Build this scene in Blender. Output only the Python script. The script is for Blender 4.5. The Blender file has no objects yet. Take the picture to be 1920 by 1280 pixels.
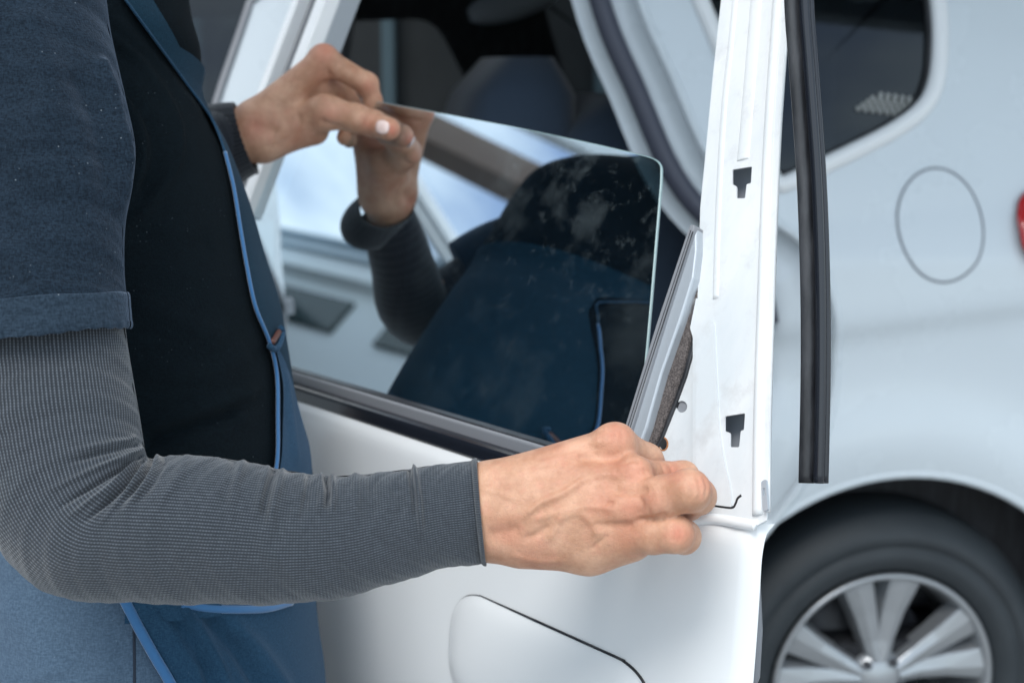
import bpy, bmesh, math, random
import numpy as np
from mathutils import Vector
from mathutils.geometry import tessellate_polygon
rng = np.random.default_rng(7); random.seed(7)
sc = bpy.context.scene

# ------------------------------------------------------------------ camera
F = 2667.0; PSI = math.radians(10.8)
CAM = np.array([0, 0, 1.26])
RX = np.array([1., 0, 0]); FW = np.array([0, math.cos(PSI), -math.sin(PSI)]); DN = np.array([0, -math.sin(PSI), -math.cos(PSI)])
cd = bpy.data.cameras.new("camera"); cam = bpy.data.objects.new("camera", cd); sc.collection.objects.link(cam)
cam.location = CAM; cam.rotation_euler = (math.radians(90) - PSI, 0, 0)
cd.sensor_width = 36; cd.lens = 50; cd.clip_end = 500; cd.clip_start = .05
cd.dof.use_dof = True; cd.dof.focus_distance = 1.02; cd.dof.aperture_fstop = 5.8; cd.dof.aperture_blades = 7
sc.camera = cam
# ------------------------------------------------------------------ light
SUN_E = math.radians(55); SUN_AZ = math.radians(203)      # azimuth of the sun, clockwise from +Y
w = bpy.data.worlds.new("World"); sc.world = w; w.use_nodes = True
nt = w.node_tree; bg = nt.nodes["Background"]
sky = nt.nodes.new("ShaderNodeTexSky"); sky.sky_type = 'NISHITA'; sky.sun_disc = False
sky.sun_elevation = SUN_E; sky.sun_rotation = SUN_AZ; sky.dust_density = 1.6; sky.air_density = 1.0; sky.ozone_density = 2.5
wc = nt.nodes.new("ShaderNodeTexCoord"); wm = nt.nodes.new("ShaderNodeMapping"); wm.inputs["Scale"].default_value = (1, 1, 2.6)
wn = nt.nodes.new("ShaderNodeTexNoise"); wn.inputs["Scale"].default_value = 2.6; wn.inputs["Detail"].default_value = 8; wn.inputs["Roughness"].default_value = .55
wr_ = nt.nodes.new("ShaderNodeValToRGB"); wr_.color_ramp.elements[0].position = .34; wr_.color_ramp.elements[1].position = .62
wx = nt.nodes.new("ShaderNodeMix"); wx.data_type = 'RGBA'; wx.inputs[7].default_value = (7.4, 8.4, 8.8, 1)
nt.links.new(wc.outputs["Generated"], wm.inputs[0]); nt.links.new(wm.outputs[0], wn.inputs["Vector"]); nt.links.new(wn.outputs["Fac"], wr_.inputs[0])
nt.links.new(wr_.outputs[0], wx.inputs[0]); nt.links.new(sky.outputs[0], wx.inputs[6]); nt.links.new(wx.outputs[2], bg.inputs[0]); bg.inputs[1].default_value = 0.15
sd = bpy.data.lights.new("sun", 'SUN'); so = bpy.data.objects.new("sun", sd); sc.collection.objects.link(so)
sd.energy = 1.5; sd.angle = math.radians(25); sd.color = (1, .97, .93)
sv = Vector((math.sin(SUN_AZ) * math.cos(SUN_E), math.cos(SUN_AZ) * math.cos(SUN_E), math.sin(SUN_E)))
so.rotation_euler = sv.to_track_quat('Z', 'Y').to_euler(); so.location = (0, -3, 4)
sc.view_settings.view_transform = 'Standard'; sc.view_settings.look = 'None'
sc.view_settings.exposure = 0.6; sc.view_settings.gamma = 1
sc.cycles.max_bounces = 8; sc.cycles.transparent_max_bounces = 12

# ------------------------------------------------------------------ helpers
def ray(x, y): return RX * (x - 960) / F + DN * (y - 640) / F + FW
def P(x, y, D): return CAM + ray(x, y) * D
def camto(v):                      # camera coordinates (X right, Y down, D depth) -> world, (n,3)
    v = np.asarray(v, float); return CAM + v[:, :1] * RX + v[:, 1:2] * DN + v[:, 2:3] * FW
def pc(x, y, D): return np.array([(x - 960) / F * D, (y - 640) / F * D, D])
def proj(v):                       # world (n,3) -> pixels
    q = np.asarray(v) - CAM; d = q @ FW
    return np.stack([960 + F * (q @ RX) / d, 640 + F * (q @ DN) / d], 1)

class Plane:
    def __init__(s, o, a, n, z=(0, 0, 1.)): s.o = np.array(o, float); s.a = np.array(a, float); s.n = np.array(n, float); s.z = np.array(z, float)
    def px(s, x, y, off=0.):
        o = s.o + s.n * off; d = ray(x, y); t = np.dot(o - CAM, s.n) / np.dot(d, s.n); q = CAM + t * d - s.o
        return np.array([q @ s.a, q @ s.z])
    def pxf(s, x, y, fn):
        c = s.px(x, y, 0)
        for _ in range(8): c = s.px(x, y, fn(np.array([c[0]]), np.array([c[1]]))[0])
        return c
    def w(s, a, z, n): 
        a = np.atleast_1d(a)[:, None]; z = np.atleast_1d(z)[:, None]; n = np.broadcast_to(np.atleast_1d(n)[:, None], a.shape)
        return s.o + a * s.a + z * s.z + n * s.n
TH = math.radians(50.5)
dn_ = np.array([-math.sin(TH), -math.cos(TH), 0]); da_ = np.array([math.cos(TH), -math.sin(TH), 0])
o_ = P(1237, 300, 1.05); o_[2] = 0
DOOR = Plane(o_, da_, dn_)                     # plane of the loose window pane, n points outwards
TAU = math.radians(24.5)                         # the window and its frame lean in above the waist
zt_ = np.array([0, 0, math.cos(TAU)]) - dn_ * math.sin(TAU); nt_ = dn_ * math.cos(TAU) + np.array([0, 0, math.sin(TAU)])
DT = Plane(o_ + np.array([0, 0, .945]), da_, nt_, zt_)
BE = math.radians(9)
ca_ = np.array([math.cos(BE), math.sin(BE), 0]); cn_ = np.array([math.sin(BE), -math.cos(BE), 0])
co_ = P(1645, 900, 2.26); co_[2] = 0
CAR = Plane(co_, ca_, cn_)                     # side of the car, a points to the tail

def link(o, parent=None):
    sc.collection.objects.link(o)
    if parent is not None: o.parent = parent
    return o
def mesh_obj(name, V, Fc, mat, parent=None, smooth=True, uv=None):
    me = bpy.data.meshes.new(name); me.from_pydata([tuple(map(float, v)) for v in V], [], [tuple(map(int, f)) for f in Fc]); me.update()
    if uv is not None:
        l = me.uv_layers.new(name="UVMap"); idx = np.zeros(len(me.loops), int); me.loops.foreach_get("vertex_index", idx)
        l.data.foreach_set("uv", np.asarray(uv)[idx].ravel())
    if smooth: me.polygons.foreach_set("use_smooth", [True] * len(me.polygons))
    o = bpy.data.objects.new(name, me)
    if mat: me.materials.append(mat)
    return link(o, parent)
def empty(name, loc=(0, 0, 0)):
    o = bpy.data.objects.new(name, None); o.location = loc; o.empty_display_size = .1; return link(o)
def tag(o, label=None, cat=None, group=None, kind=None):
    for k, v in (("label", label), ("category", cat), ("group", group), ("kind", kind)):
        if v: o[k] = v
    return o
def thing(name, label, cat, group=None): return tag(empty(name), label, cat, group)
def bevel(o, wd, seg=2, ang=35):
    m = o.modifiers.new("b", 'BEVEL'); m.width = wd; m.segments = seg; m.limit_method = 'ANGLE'; m.angle_limit = math.radians(ang); return o

def cr(pts, n):                    # Catmull-Rom resample of (k,d) to n
    p = np.asarray(pts, float); k = len(p); t = np.linspace(0, k - 1, n); i = np.clip(t.astype(int), 0, k - 2); f = (t - i)[:, None]
    g = lambda j: p[np.clip(j, 0, k - 1)]
    a, b, c, d = g(i - 1), g(i), g(i + 1), g(i + 2)
    return .5 * (2 * b + (c - a) * f + (2 * a - 5 * b + 4 * c - d) * f ** 2 + (3 * b - a - 3 * c + d) * f ** 3)
def crc(pts, n):                   # closed
    p = np.asarray(pts, float); k = len(p); t = np.linspace(0, k, n, endpoint=False); i = t.astype(int); f = (t - i)[:, None]
    a, b, c, d = p[(i - 1) % k], p[i % k], p[(i + 1) % k], p[(i + 2) % k]
    return .5 * (2 * b + (c - a) * f + (2 * a - 5 * b + 4 * c - d) * f ** 2 + (3 * b - a - 3 * c + d) * f ** 3)
def roundpoly(pts, r, seg=5):
    out = []; p = [np.array(q, float) for q in pts]; k = len(p)
    rr = r if hasattr(r, '__len__') else [r] * k
    for i in range(k):
        a, b, c = p[i - 1], p[i], p[(i + 1) % k]; u = a - b; v = c - b; lu, lv = np.linalg.norm(u), np.linalg.norm(v)
        q = min(rr[i], lu * .45, lv * .45)
        if q <= 0: out.append(b); continue
        s, e = b + u / lu * q, b + v / lv * q
        for j in range(seg + 1): t = j / seg; out.append((1 - t) ** 2 * s + 2 * t * (1 - t) * b + t * t * e)
    return out
def plate(name, pl, outer, holes, n0, n1, mat, parent=None, bev=0., px=True):
    """flat plate with real thickness; contours in photo pixels measured on its own plane, or in (a,z)"""
    cv = (lambda L: [pl.px(x, y, n1) for x, y in L]) if px else (lambda L: [np.array(q) for q in L])
    loops = [cv(outer)] + [cv(h) for h in holes]
    flat = [q for L in loops for q in L]
    tris = tessellate_polygon([[Vector((q[0], q[1], 0)) for q in L] for L in loops])
    k = len(flat); A = np.array([q[0] for q in flat]); Z = np.array([q[1] for q in flat])
    V = np.concatenate([pl.w(A, Z, n1), pl.w(A, Z, n0)]); Fc = []
    for t in tris: Fc.append(t); Fc.append([i + k for i in t][::-1])
    b = 0
    for L in loops:
        m = len(L)
        for i in range(m): j = (i + 1) % m; Fc.append((b + i, b + j, b + j + k, b + i + k))
        b += m
    o = mesh_obj(name, V, Fc, mat, parent, smooth=False)
    bm = bmesh.new(); bm.from_mesh(o.data)
    bmesh.ops.recalc_face_normals(bm, faces=bm.faces)
    bmesh.ops.dissolve_limit(bm, angle_limit=.01, verts=bm.verts, edges=bm.edges)
    bm.to_mesh(o.data); bm.free()
    if bev: bevel(o, bev, 2, 40)
    return o
def sweep(name, path, prof, up, mat, parent=None, closed=False, smooth=True, caps=True, scale=None, closedprof=True):
    """profile [(s,t)]: s along side = tangent x up, t along up"""
    path = np.asarray(path, float); n = len(path); prof = np.asarray(prof, float); m = len(prof)
    if closed: T = np.roll(path, -1, 0) - np.roll(path, 1, 0)
    else: T = np.gradient(path, axis=0)
    T /= np.linalg.norm(T, axis=1)[:, None] + 1e-12
    U = np.broadcast_to(np.asarray(up, float), path.shape); S = np.cross(T, U); S /= np.linalg.norm(S, axis=1)[:, None] + 1e-12
    W = np.cross(S, T)
    sca = np.ones(n) if scale is None else np.asarray(scale)
    V = path[:, None] + (prof[None, :, :1] * S[:, None] + prof[None, :, 1:] * W[:, None]) * sca[:, None, None]
    Fc = []
    for i in range(n if closed else n - 1):
        for j in range(m if closedprof else m - 1):
            a, b = i * m + j, i * m + (j + 1) % m; c, d = ((i + 1) % n) * m + (j + 1) % m, ((i + 1) % n) * m + j
            Fc.append((a, b, c, d))
    if caps and not closed and closedprof: Fc.append(tuple(range(m))[::-1]); Fc.append(tuple(range((n - 1) * m, n * m)))
    uv = np.stack(np.meshgrid(np.linspace(0, 1, n), np.linspace(0, 1, m), indexing='ij'), -1).reshape(-1, 2)
    o = mesh_obj(name, V.reshape(-1, 3), Fc, mat, parent, smooth, uv)
    bm = bmesh.new(); bm.from_mesh(o.data); bmesh.ops.recalc_face_normals(bm, faces=bm.faces); bm.to_mesh(o.data); bm.free()
    if not smooth: pass
    return o
def circ(r, k=10, sx=1, sy=1): return [(r * sx * math.cos(2 * math.pi * i / k), r * sy * math.sin(2 * math.pi * i / k)) for i in range(k)]
def box(name, c, s, mat, parent=None, ax=None, bev=.004):
    """box centred c, half sizes s along axes ax"""
    ax = np.eye(3) if ax is None else np.asarray(ax); V = [np.asarray(c) + sum(sg[i] * s[i] * ax[i] for i in range(3)) for sg in [(x, y, z) for x in (-1, 1) for y in (-1, 1) for z in (-1, 1)]]
    Fc = [(0, 1, 3, 2), (4, 6, 7, 5), (0, 4, 5, 1), (2, 3, 7, 6), (0, 2, 6, 4), (1, 5, 7, 3)]
    o = mesh_obj(name, V, Fc, mat, parent, smooth=False)
    bm = bmesh.new(); bm.from_mesh(o.data); bmesh.ops.recalc_face_normals(bm, faces=bm.faces); bm.to_mesh(o.data); bm.free()
    if bev: bevel(o, bev)
    return o
def polydist(Q, poly):             # signed distance to closed polygon, + inside
    poly = np.asarray(poly, float); d = np.full(len(Q), 1e9); ins = np.zeros(len(Q), bool); k = len(poly)
    for i in range(k):
        a, b = poly[i], poly[(i + 1) % k]; e = b - a; t = np.clip(((Q - a) @ e) / max(e @ e, 1e-12), 0, 1)
        d = np.minimum(d, np.linalg.norm(Q - a - t[:, None] * e, axis=1))
        c = (a[1] > Q[:, 1]) != (b[1] > Q[:, 1])
        with np.errstate(divide='ignore', invalid='ignore'): xx = a[0] + (Q[:, 1] - a[1]) * e[0] / (e[1] if e[1] != 0 else 1e-12)
        ins ^= c & (Q[:, 0] < xx)
    return np.where(ins, d, -d)
def linedist(Q, line):             # unsigned distance to open polyline + param
    line = np.asarray(line, float); d = np.full(len(Q), 1e9); tt = np.zeros(len(Q)); k = len(line) - 1
    for i in range(k):
        a, b = line[i], line[i + 1]; e = b - a; t = np.clip(((Q - a) @ e) / max(e @ e, 1e-12), 0, 1)
        dd = np.linalg.norm(Q - a - t[:, None] * e, axis=1); m = dd < d; d[m] = dd[m]; tt[m] = (i + t[m]) / k
    return d, tt
def sheet(name, pl, outer, holes, nf, cell, mat, parent=None, thick=.0):
    """curved sheet over a contour in (a,z); the grid is snapped to the contours"""
    outer = np.array(outer); lo, hi = outer.min(0) - cell, outer.max(0) + cell
    xs = np.arange(lo[0], hi[0] + cell, cell); zs = np.arange(lo[1], hi[1] + cell, cell)
    X, Z = np.meshgrid(xs, zs, indexing='ij'); Q = np.stack([X.ravel(), Z.ravel()], 1)
    def h(Q):
        d = polydist(Q, outer)
        for H in holes: d = np.minimum(d, -polydist(Q, H))
        return d
    for _ in range(2):
        d = h(Q); e = cell * .05
        near = np.abs(d) < cell * .72; q = Q[near]
        gx = (h(q + [e, 0]) - h(q - [e, 0])) / (2 * e); gz = (h(q + [0, e]) - h(q - [0, e])) / (2 * e)
        g = np.stack([gx, gz], 1); g /= np.linalg.norm(g, axis=1)[:, None] + 1e-9
        Q[near] = q - g * np.clip(d[near], -cell * .7, cell * .7)[:, None]
    nx, nz = X.shape; I = np.arange(nx * nz).reshape(nx, nz)
    f = np.stack([I[:-1, :-1], I[1:, :-1], I[1:, 1:], I[:-1, 1:]], -1).reshape(-1, 4)
    dd = h(Q[f].mean(1)); f = f[dd > cell * .02]
    used = np.unique(f); mp = -np.ones(nx * nz, int); mp[used] = np.arange(len(used)); Q = Q[used]; f = mp[f]
    V = pl.w(Q[:, 0], Q[:, 1], nf(Q[:, 0], Q[:, 1]))
    o = mesh_obj(name, V, f, mat, parent)
    if thick: m = o.modifiers.new("s", 'SOLIDIFY'); m.thickness = thick; m.offset = 1
    return o

# ---- implicit surfaces
def surface_nets(Fv, org, h):
    s = Fv < 0; nx, ny, nz = Fv.shape
    cnt = np.zeros((nx - 1, ny - 1, nz - 1), np.int8)
    for i in (0, 1):
        for j in (0, 1):
            for k in (0, 1): cnt += s[i:nx - 1 + i, j:ny - 1 + j, k:nz - 1 + k]
    act = (cnt > 0) & (cnt < 8); idx = -np.ones(act.shape, np.int64); c = np.argwhere(act); idx[act] = np.arange(len(c))
    acc = np.zeros((len(c), 3)); num = np.zeros(len(c))
    for ax in range(3):
        o1, o2 = [a for a in range(3) if a != ax]
        for i in (0, 1):
            for j in (0, 1):
                p = c.copy(); p[:, o1] += i; p[:, o2] += j; q = p.copy(); q[:, ax] += 1
                a = Fv[p[:, 0], p[:, 1], p[:, 2]]; b = Fv[q[:, 0], q[:, 1], q[:, 2]]; m = (a < 0) != (b < 0)
                t = np.where(m, a / np.where(m, a - b, 1), 0); pt = p.astype(float); pt[:, ax] += t
                acc[m] += pt[m]; num[m] += 1
    V = acc / num[:, None] * h + org; faces = []
    for ax in range(3):
        o1, o2 = (ax + 1) % 3, (ax + 2) % 3
        sl = [slice(None)] * 3; sl[ax] = slice(0, -1); a = s[tuple(sl)]; sl[ax] = slice(1, None); b = s[tuple(sl)]
        e = np.argwhere(a != b); e = e[(e[:, o1] > 0) & (e[:, o2] > 0)]
        e = e[(e[:, o1] < act.shape[o1]) & (e[:, o2] < act.shape[o2])]
        if not len(e): continue
        def g(d1, d2): q = e.copy(); q[:, o1] -= d1; q[:, o2] -= d2; return idx[q[:, 0], q[:, 1], q[:, 2]]
        f = np.stack([g(1, 1), g(0, 1), g(0, 0), g(1, 0)], 1); fl = ~a[e[:, 0], e[:, 1], e[:, 2]]
        f[fl] = f[fl][:, ::-1]; faces.append(f)
    return V, np.concatenate(faces)
def cone(p, a, b, ra, rb):
    a = np.asarray(a, np.float32); b = np.asarray(b, np.float32); e = b - a; t = np.clip(((p - a) @ e) / (e @ e + 1e-12), 0, 1)
    return np.linalg.norm(p - a - t[..., None] * e, axis=-1) - (ra + (rb - ra) * t)
def ell(p, c, r):
    q = p - np.asarray(c, np.float32); r = np.asarray(r, np.float32); k0 = np.linalg.norm(q / r, axis=-1); k1 = np.linalg.norm(q / r ** 2, axis=-1)
    return k0 * (k0 - 1) / np.maximum(k1, 1e-6)
def smin(a, b, k):
    h = np.maximum(k - np.abs(a - b), 0) / k; return np.minimum(a, b) - h * h * k * .25
def grid(lo, hi, h):
    ax = [np.arange(lo[i], hi[i] + h, h, dtype=np.float32) for i in range(3)]
    return np.stack(np.meshgrid(*ax, indexing='ij'), -1), np.array([a[0] for a in ax])
def vnorm(V, Fc):
    n = np.zeros_like(V); f = Fc; a = np.cross(V[f[:, 2]] - V[f[:, 0]], V[f[:, 3]] - V[f[:, 1]])
    for i in range(4): np.add.at(n, f[:, i], a)
    return n / (np.linalg.norm(n, axis=1)[:, None] + 1e-12)

# ------------------------------------------------------------------ materials
class M:
    def __init__(s, name, col, rough=.5, metal=0., **kw):
        s.m = bpy.data.materials.new(name); s.m.use_nodes = True; s.nt = s.m.node_tree; s.b = s.nt.nodes["Principled BSDF"]
        s.b.inputs["Base Color"].default_value = (*col, 1); s.b.inputs["Roughness"].default_value = rough; s.b.inputs["Metallic"].default_value = metal
        for k, v in kw.items(): s.b.inputs[k.replace("_", " ")].default_value = v
    def n(s, t, **kw):
        x = s.nt.nodes.new(t)
        for k, v in kw.items():
            if hasattr(x, k): setattr(x, k, v)
            else: x.inputs[k].default_value = v
        return x
    def l(s, a, b): s.nt.links.new(a, b)
    def coord(s, out="Object", scale=None):
        t = s.n("ShaderNodeTexCoord").outputs[out]
        if scale is not None: mp = s.n("ShaderNodeMapping"); mp.inputs["Scale"].default_value = scale; s.l(t, mp.inputs[0]); t = mp.outputs[0]
        return t
    def noise(s, scale, detail=4, rough=.5, out="Object", vscale=None, co=None):
        x = s.n("ShaderNodeTexNoise"); x.inputs["Scale"].default_value = scale; x.inputs["Detail"].default_value = detail; x.inputs["Roughness"].default_value = rough
        s.l(co if co is not None else s.coord(out, vscale), x.inputs["Vector"]); return x.outputs["Fac"]
    def ramp(s, fac, stops):
        r = s.n("ShaderNodeValToRGB"); e = r.color_ramp.elements
        while len(e) < len(stops): e.new(.5)
        for i, (p, c) in enumerate(stops): e[i].position = p; e[i].color = (*c, 1) if len(c) == 3 else c
        s.l(fac, r.inputs[0]); return r.outputs[0]
    def mix(s, fac, a, b):
        x = s.n("ShaderNodeMix"); x.data_type = 'RGBA'
        for v, i in ((fac, 0), (a, 6), (b, 7)):
            if hasattr(v, "links") or hasattr(v, "is_linked"): s.l(v, x.inputs[i])
            else: x.inputs[i].default_value = v if i == 0 else (*v, 1)
        return x.outputs[2]
    def math(s, op, a, b=None):
        x = s.n("ShaderNodeMath"); x.operation = op
        for v, i in ((a, 0), (b, 1)):
            if v is None: continue
            if hasattr(v, "is_linked"): s.l(v, x.inputs[i])
            else: x.inputs[i].default_value = v
        return x.outputs[0]
    def bump(s, h, dist, strength=1., prev=None):
        x = s.n("ShaderNodeBump"); x.inputs["Distance"].default_value = dist; x.inputs["Strength"].default_value = strength; s.l(h, x.inputs["Height"])
        if prev is not None: s.l(prev, x.inputs["Normal"])
        s.l(x.outputs[0], s.b.inputs["Normal"]); return x.outputs[0]
    def color(s, c): s.l(c, s.b.inputs["Base Color"])
    def rough(s, c): s.l(c, s.b.inputs["Roughness"])

def paint(name, col, rough=.28, dust=.5):
    m = M(name, col, rough); m.b.inputs["Coat Weight"].default_value = .35; m.b.inputs["Coat Roughness"].default_value = .12
    n1 = m.noise(7, 5); n2 = m.noise(220, 3)
    a = tuple(c * .93 for c in col); m.color(m.mix(n1, a, col))
    sp = m.ramp(n2, [(.70, (0, 0, 0)), (.76, (1, 1, 1))]); sp = m.math('MULTIPLY', sp, .12 * dust)
    m.rough(m.math('ADD', m.math('MULTIPLY', n1, .12 + .1 * dust), rough - .05))
    m.bump(m.noise(500, 2), .0002, .08); return m.m
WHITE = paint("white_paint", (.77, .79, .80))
BODYW = paint("shaded_white_paint", (.61, .67, .71), .24)  # the car's own white, with bluish shade put into the colour
def primer():
    m = M("bare_frame_paint", (.78, .79, .8), .42); n1 = m.noise(9, 6, .6, vscale=(1, 1, .25)); n2 = m.noise(120, 5, .7, vscale=(1, 1, .3)); n3 = m.noise(30, 6, .7)
    c = m.mix(m.ramp(n1, [(.38, (0, 0, 0)), (.62, (1, 1, 1))]), (.58, .615, .635), (.70, .71, .71))
    c = m.mix(m.math('MULTIPLY', m.ramp(n2, [(.55, (0, 0, 0)), (.75, (1, 1, 1))]), .3), c, (.56, .55, .55))
    c = m.mix(m.math('MULTIPLY', m.ramp(n3, [(.55, (0, 0, 0)), (.72, (1, 1, 1))]), .5), c, (.47, .47, .47))
    m.color(c); m.rough(m.math('ADD', m.math('MULTIPLY', n1, .3), .28)); m.bump(n2, .0006, .25); return m.m
PRIMER = primer()
def rubber(name, col, rough=.45):
    m = M(name, col, rough); n = m.noise(60, 5, .65, vscale=(1, 1, .15)); m.color(m.mix(m.ramp(n, [(.45, (0, 0, 0)), (.75, (1, 1, 1))]), col, tuple(c * 2.4 + .02 for c in col)))
    m.rough(m.math('ADD', m.math('MULTIPLY', n, .3), rough - .15)); m.bump(m.noise(400, 3), .0003, .3); return m.m
RUBBER = rubber("black_rubber", (.012, .013, .016), .42)
RUBGLOSS = M("glossy_black_trim", (.012, .014, .02), .2).m
GREYTRIM = M("grey_trim", (.22, .23, .25), .45).m
DARKTRIM = rubber("dark_trim", (.03, .032, .038), .5)
INNERW = M("inner_frame_paint", (.22, .24, .27), .4).m
STEEL = M("galvanised_rail", (.42, .46, .5), .38, .35).m
def felt():
    m = M("brown_felt", (.06, .05, .05), .95); n = m.noise(900, 4, .7); m.color(m.mix(m.ramp(n, [(.4, (0, 0, 0)), (.7, (1, 1, 1))]), (.03, .025, .025), (.22, .19, .18))); m.bump(n, .0012, .9); return m.m
FELT = felt()
INTER = rubber("interior_black", (.008, .009, .012), .7)
def seatm():
    m = M("seat_fabric", (.03, .045, .07), .9); m.b.inputs['Specular IOR Level'].default_value = .2; n = m.noise(500, 3); m.color(m.mix(n, (.018, .032, .055), (.04, .06, .09))); m.bump(n, .001, .3); m.b.inputs["Sheen Weight"].default_value = .3; return m.m
SEAT = seatm()
HEADL = M("headliner", (.32, .35, .38), .9).m
RUST = M("rust", (.35, .14, .05), .9).m
def tyre():
    m = M("tyre_rubber", (.02, .025, .03), .62); n = m.noise(14, 5); m.color(m.mix(n, (.012, .017, .022), (.03, .038, .044))); m.bump(m.noise(150, 4), .001, .3); return m.m
TYRE = tyre()
ALLOY = M("alloy", (.36, .38, .40), .3, .6).m
REDL = M("red_lens", (.45, .008, .01), .15, 0, Coat_Weight=.6).m
def glassm(name, refl, tint, smudge=False):
    m = M(name, (1, 1, 1)); nt = m.nt; nt.nodes.remove(m.b); out = nt.nodes["Material Output"]
    tr = m.n("ShaderNodeBsdfTransparent"); tr.inputs[0].default_value = (*tint, 1)
    gl = m.n("ShaderNodeBsdfGlossy"); gl.inputs["Roughness"].default_value = 0.004; gl.inputs[0].default_value = (.86, .95, 1, 1)
    fr = m.n("ShaderNodeFresnel"); fr.inputs[0].default_value = 1.5
    fac = m.math('ADD', m.math('MULTIPLY', fr.outputs[0], 1 - refl), refl)
    mx = m.n("ShaderNodeMixShader"); m.l(fac, mx.inputs[0]); m.l(tr.outputs[0], mx.inputs[1]); m.l(gl.outputs[0], mx.inputs[2]); last = mx.outputs[0]
    if smudge:
        df = m.n("ShaderNodeBsdfDiffuse"); df.inputs[0].default_value = (.55, .68, .72, 1)
        co = m.coord("UV")
        a = m.ramp(m.noise(9, 6, .62, co=co), [(.50, (0, 0, 0)), (.68, (1, 1, 1))])
        b = m.ramp(m.noise(48, 5, .7, co=co), [(.56, (0, 0, 0)), (.74, (1, 1, 1))])
        sx = m.n("ShaderNodeSeparateXYZ"); m.l(co, sx.inputs[0])
        rg = m.math('MULTIPLY', m.ramp(sx.outputs[0], [(.45, (0, 0, 0)), (.75, (1, 1, 1))]), m.ramp(sx.outputs[1], [(.35, (.1, .1, .1)), (.62, (1, 1, 1))]))
        k = m.math('MULTIPLY', m.math('ADD', m.math('MULTIPLY', a, .09), m.math('MULTIPLY', b, .10)), m.math('ADD', rg, .06))
        v = m.n("ShaderNodeTexVoronoi"); v.inputs["Scale"].default_value = 14; m.l(co, v.inputs["Vector"])
        m2 = m.n("ShaderNodeMixShader"); m.l(k, m2.inputs[0]); m.l(last, m2.inputs[1]); m.l(df.outputs[0], m2.inputs[2]); last = m2.outputs[0]
    m.l(last, out.inputs[0]); return m.m
PANE = glassm("mirrored_tinted_glass", .68, (.16, .27, .32), True)
CARGLASS = glassm("tinted_car_glass", .0, (.16, .20, .21))
def edgem():
    m = M("pane_edge", (.26, .37, .38), .25); m.b.inputs["Coat Weight"].default_value = .5; return m.m
PANEEDGE = edgem()
def skin():
    m = M("skin", (.56, .33, .24), .52); m.b.inputs["Subsurface Weight"].default_value = .12
    m.b.inputs["Subsurface Radius"].default_value = (.008, .003, .0015); m.b.inputs["Subsurface Scale"].default_value = .6
    at = m.n("ShaderNodeAttribute"); at.attribute_name = "tint"
    n1 = m.noise(45, 5, .6); n2 = m.noise(420, 4, .6); n3 = m.noise(130, 3)
    c = m.mix(m.ramp(n1, [(.35, (0, 0, 0)), (.65, (1, 1, 1))]), (.43, .215, .125), (.62, .36, .235))
    c = m.mix(m.math('MULTIPLY', m.ramp(n3, [(.5, (0, 0, 0)), (.8, (1, 1, 1))]), .4), c, (.54, .22, .15))
    c = m.mix(m.math('MULTIPLY', at.outputs["Fac"], .75), c, (.56, .17, .11))
    c = m.mix(m.math('MULTIPLY', m.ramp(n2, [(.35, (1, 1, 1)), (.5, (0, 0, 0))]), .18), c, (.36, .19, .14))
    m.color(c); m.rough(m.math('ADD', m.math('MULTIPLY', n3, .2), .40))
    v = m.n("ShaderNodeTexVoronoi"); v.feature = 'DISTANCE_TO_EDGE'; v.inputs["Scale"].default_value = 620; m.l(m.coord("Object", (1, 1, 1)), v.inputs["Vector"])
    b1 = m.bump(m.math('MINIMUM', v.outputs["Distance"], .12), .0022, .5)
    m.bump(n2, .0012, .35, b1); return m.m
SKIN = skin()
NAIL = M("nail", (.86, .66, .60), .22, 0, Coat_Weight=.6).m
def knit(name, lo, hi, nv, nu, rib=.0):
    m = M(name, lo, .9); m.b.inputs["Specular IOR Level"].default_value = .2; m.b.inputs["Sheen Weight"].default_value = .35; m.b.inputs["Sheen Roughness"].default_value = .5
    sx = m.n("ShaderNodeSeparateXYZ"); m.l(m.coord("UV"), sx.inputs[0]); wob = m.noise(30, 2, .5, "UV")
    wv = m.math('SINE', m.math('MULTIPLY', m.math('ADD', sx.outputs[1], m.math('MULTIPLY', wob, .002)), nv * 2 * math.pi))
    wu = m.math('SINE', m.math('ADD', m.math('MULTIPLY', sx.outputs[0], nu * 2 * math.pi), m.math('MULTIPLY', wv, 1.6)))
    h = m.math('ADD', m.math('MULTIPLY', wv, .32), m.math('MULTIPLY', wu, .12)); h = m.math('ADD', h, .5)
    n = m.noise(300, 3, .6); n2 = m.noise(14, 4)
    hh = m.math('ADD', m.math('MULTIPLY', h, .8), m.math('MULTIPLY', n, .25))
    c = m.ramp(hh, [(.25, tuple(x * .45 for x in lo)), (.62, lo), (.95, hi)])
    c = m.mix(m.math('MULTIPLY', n2, .35), c, lo); m.color(c); m.bump(hh, .0009, .6); return m.m
KNIT = knit("grey_knit", (.030, .037, .047), (.15, .172, .20), 138, 215)
KNITD = knit("dark_knit_cuff", (.014, .016, .022), (.07, .075, .09), 60, 40)
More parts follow.
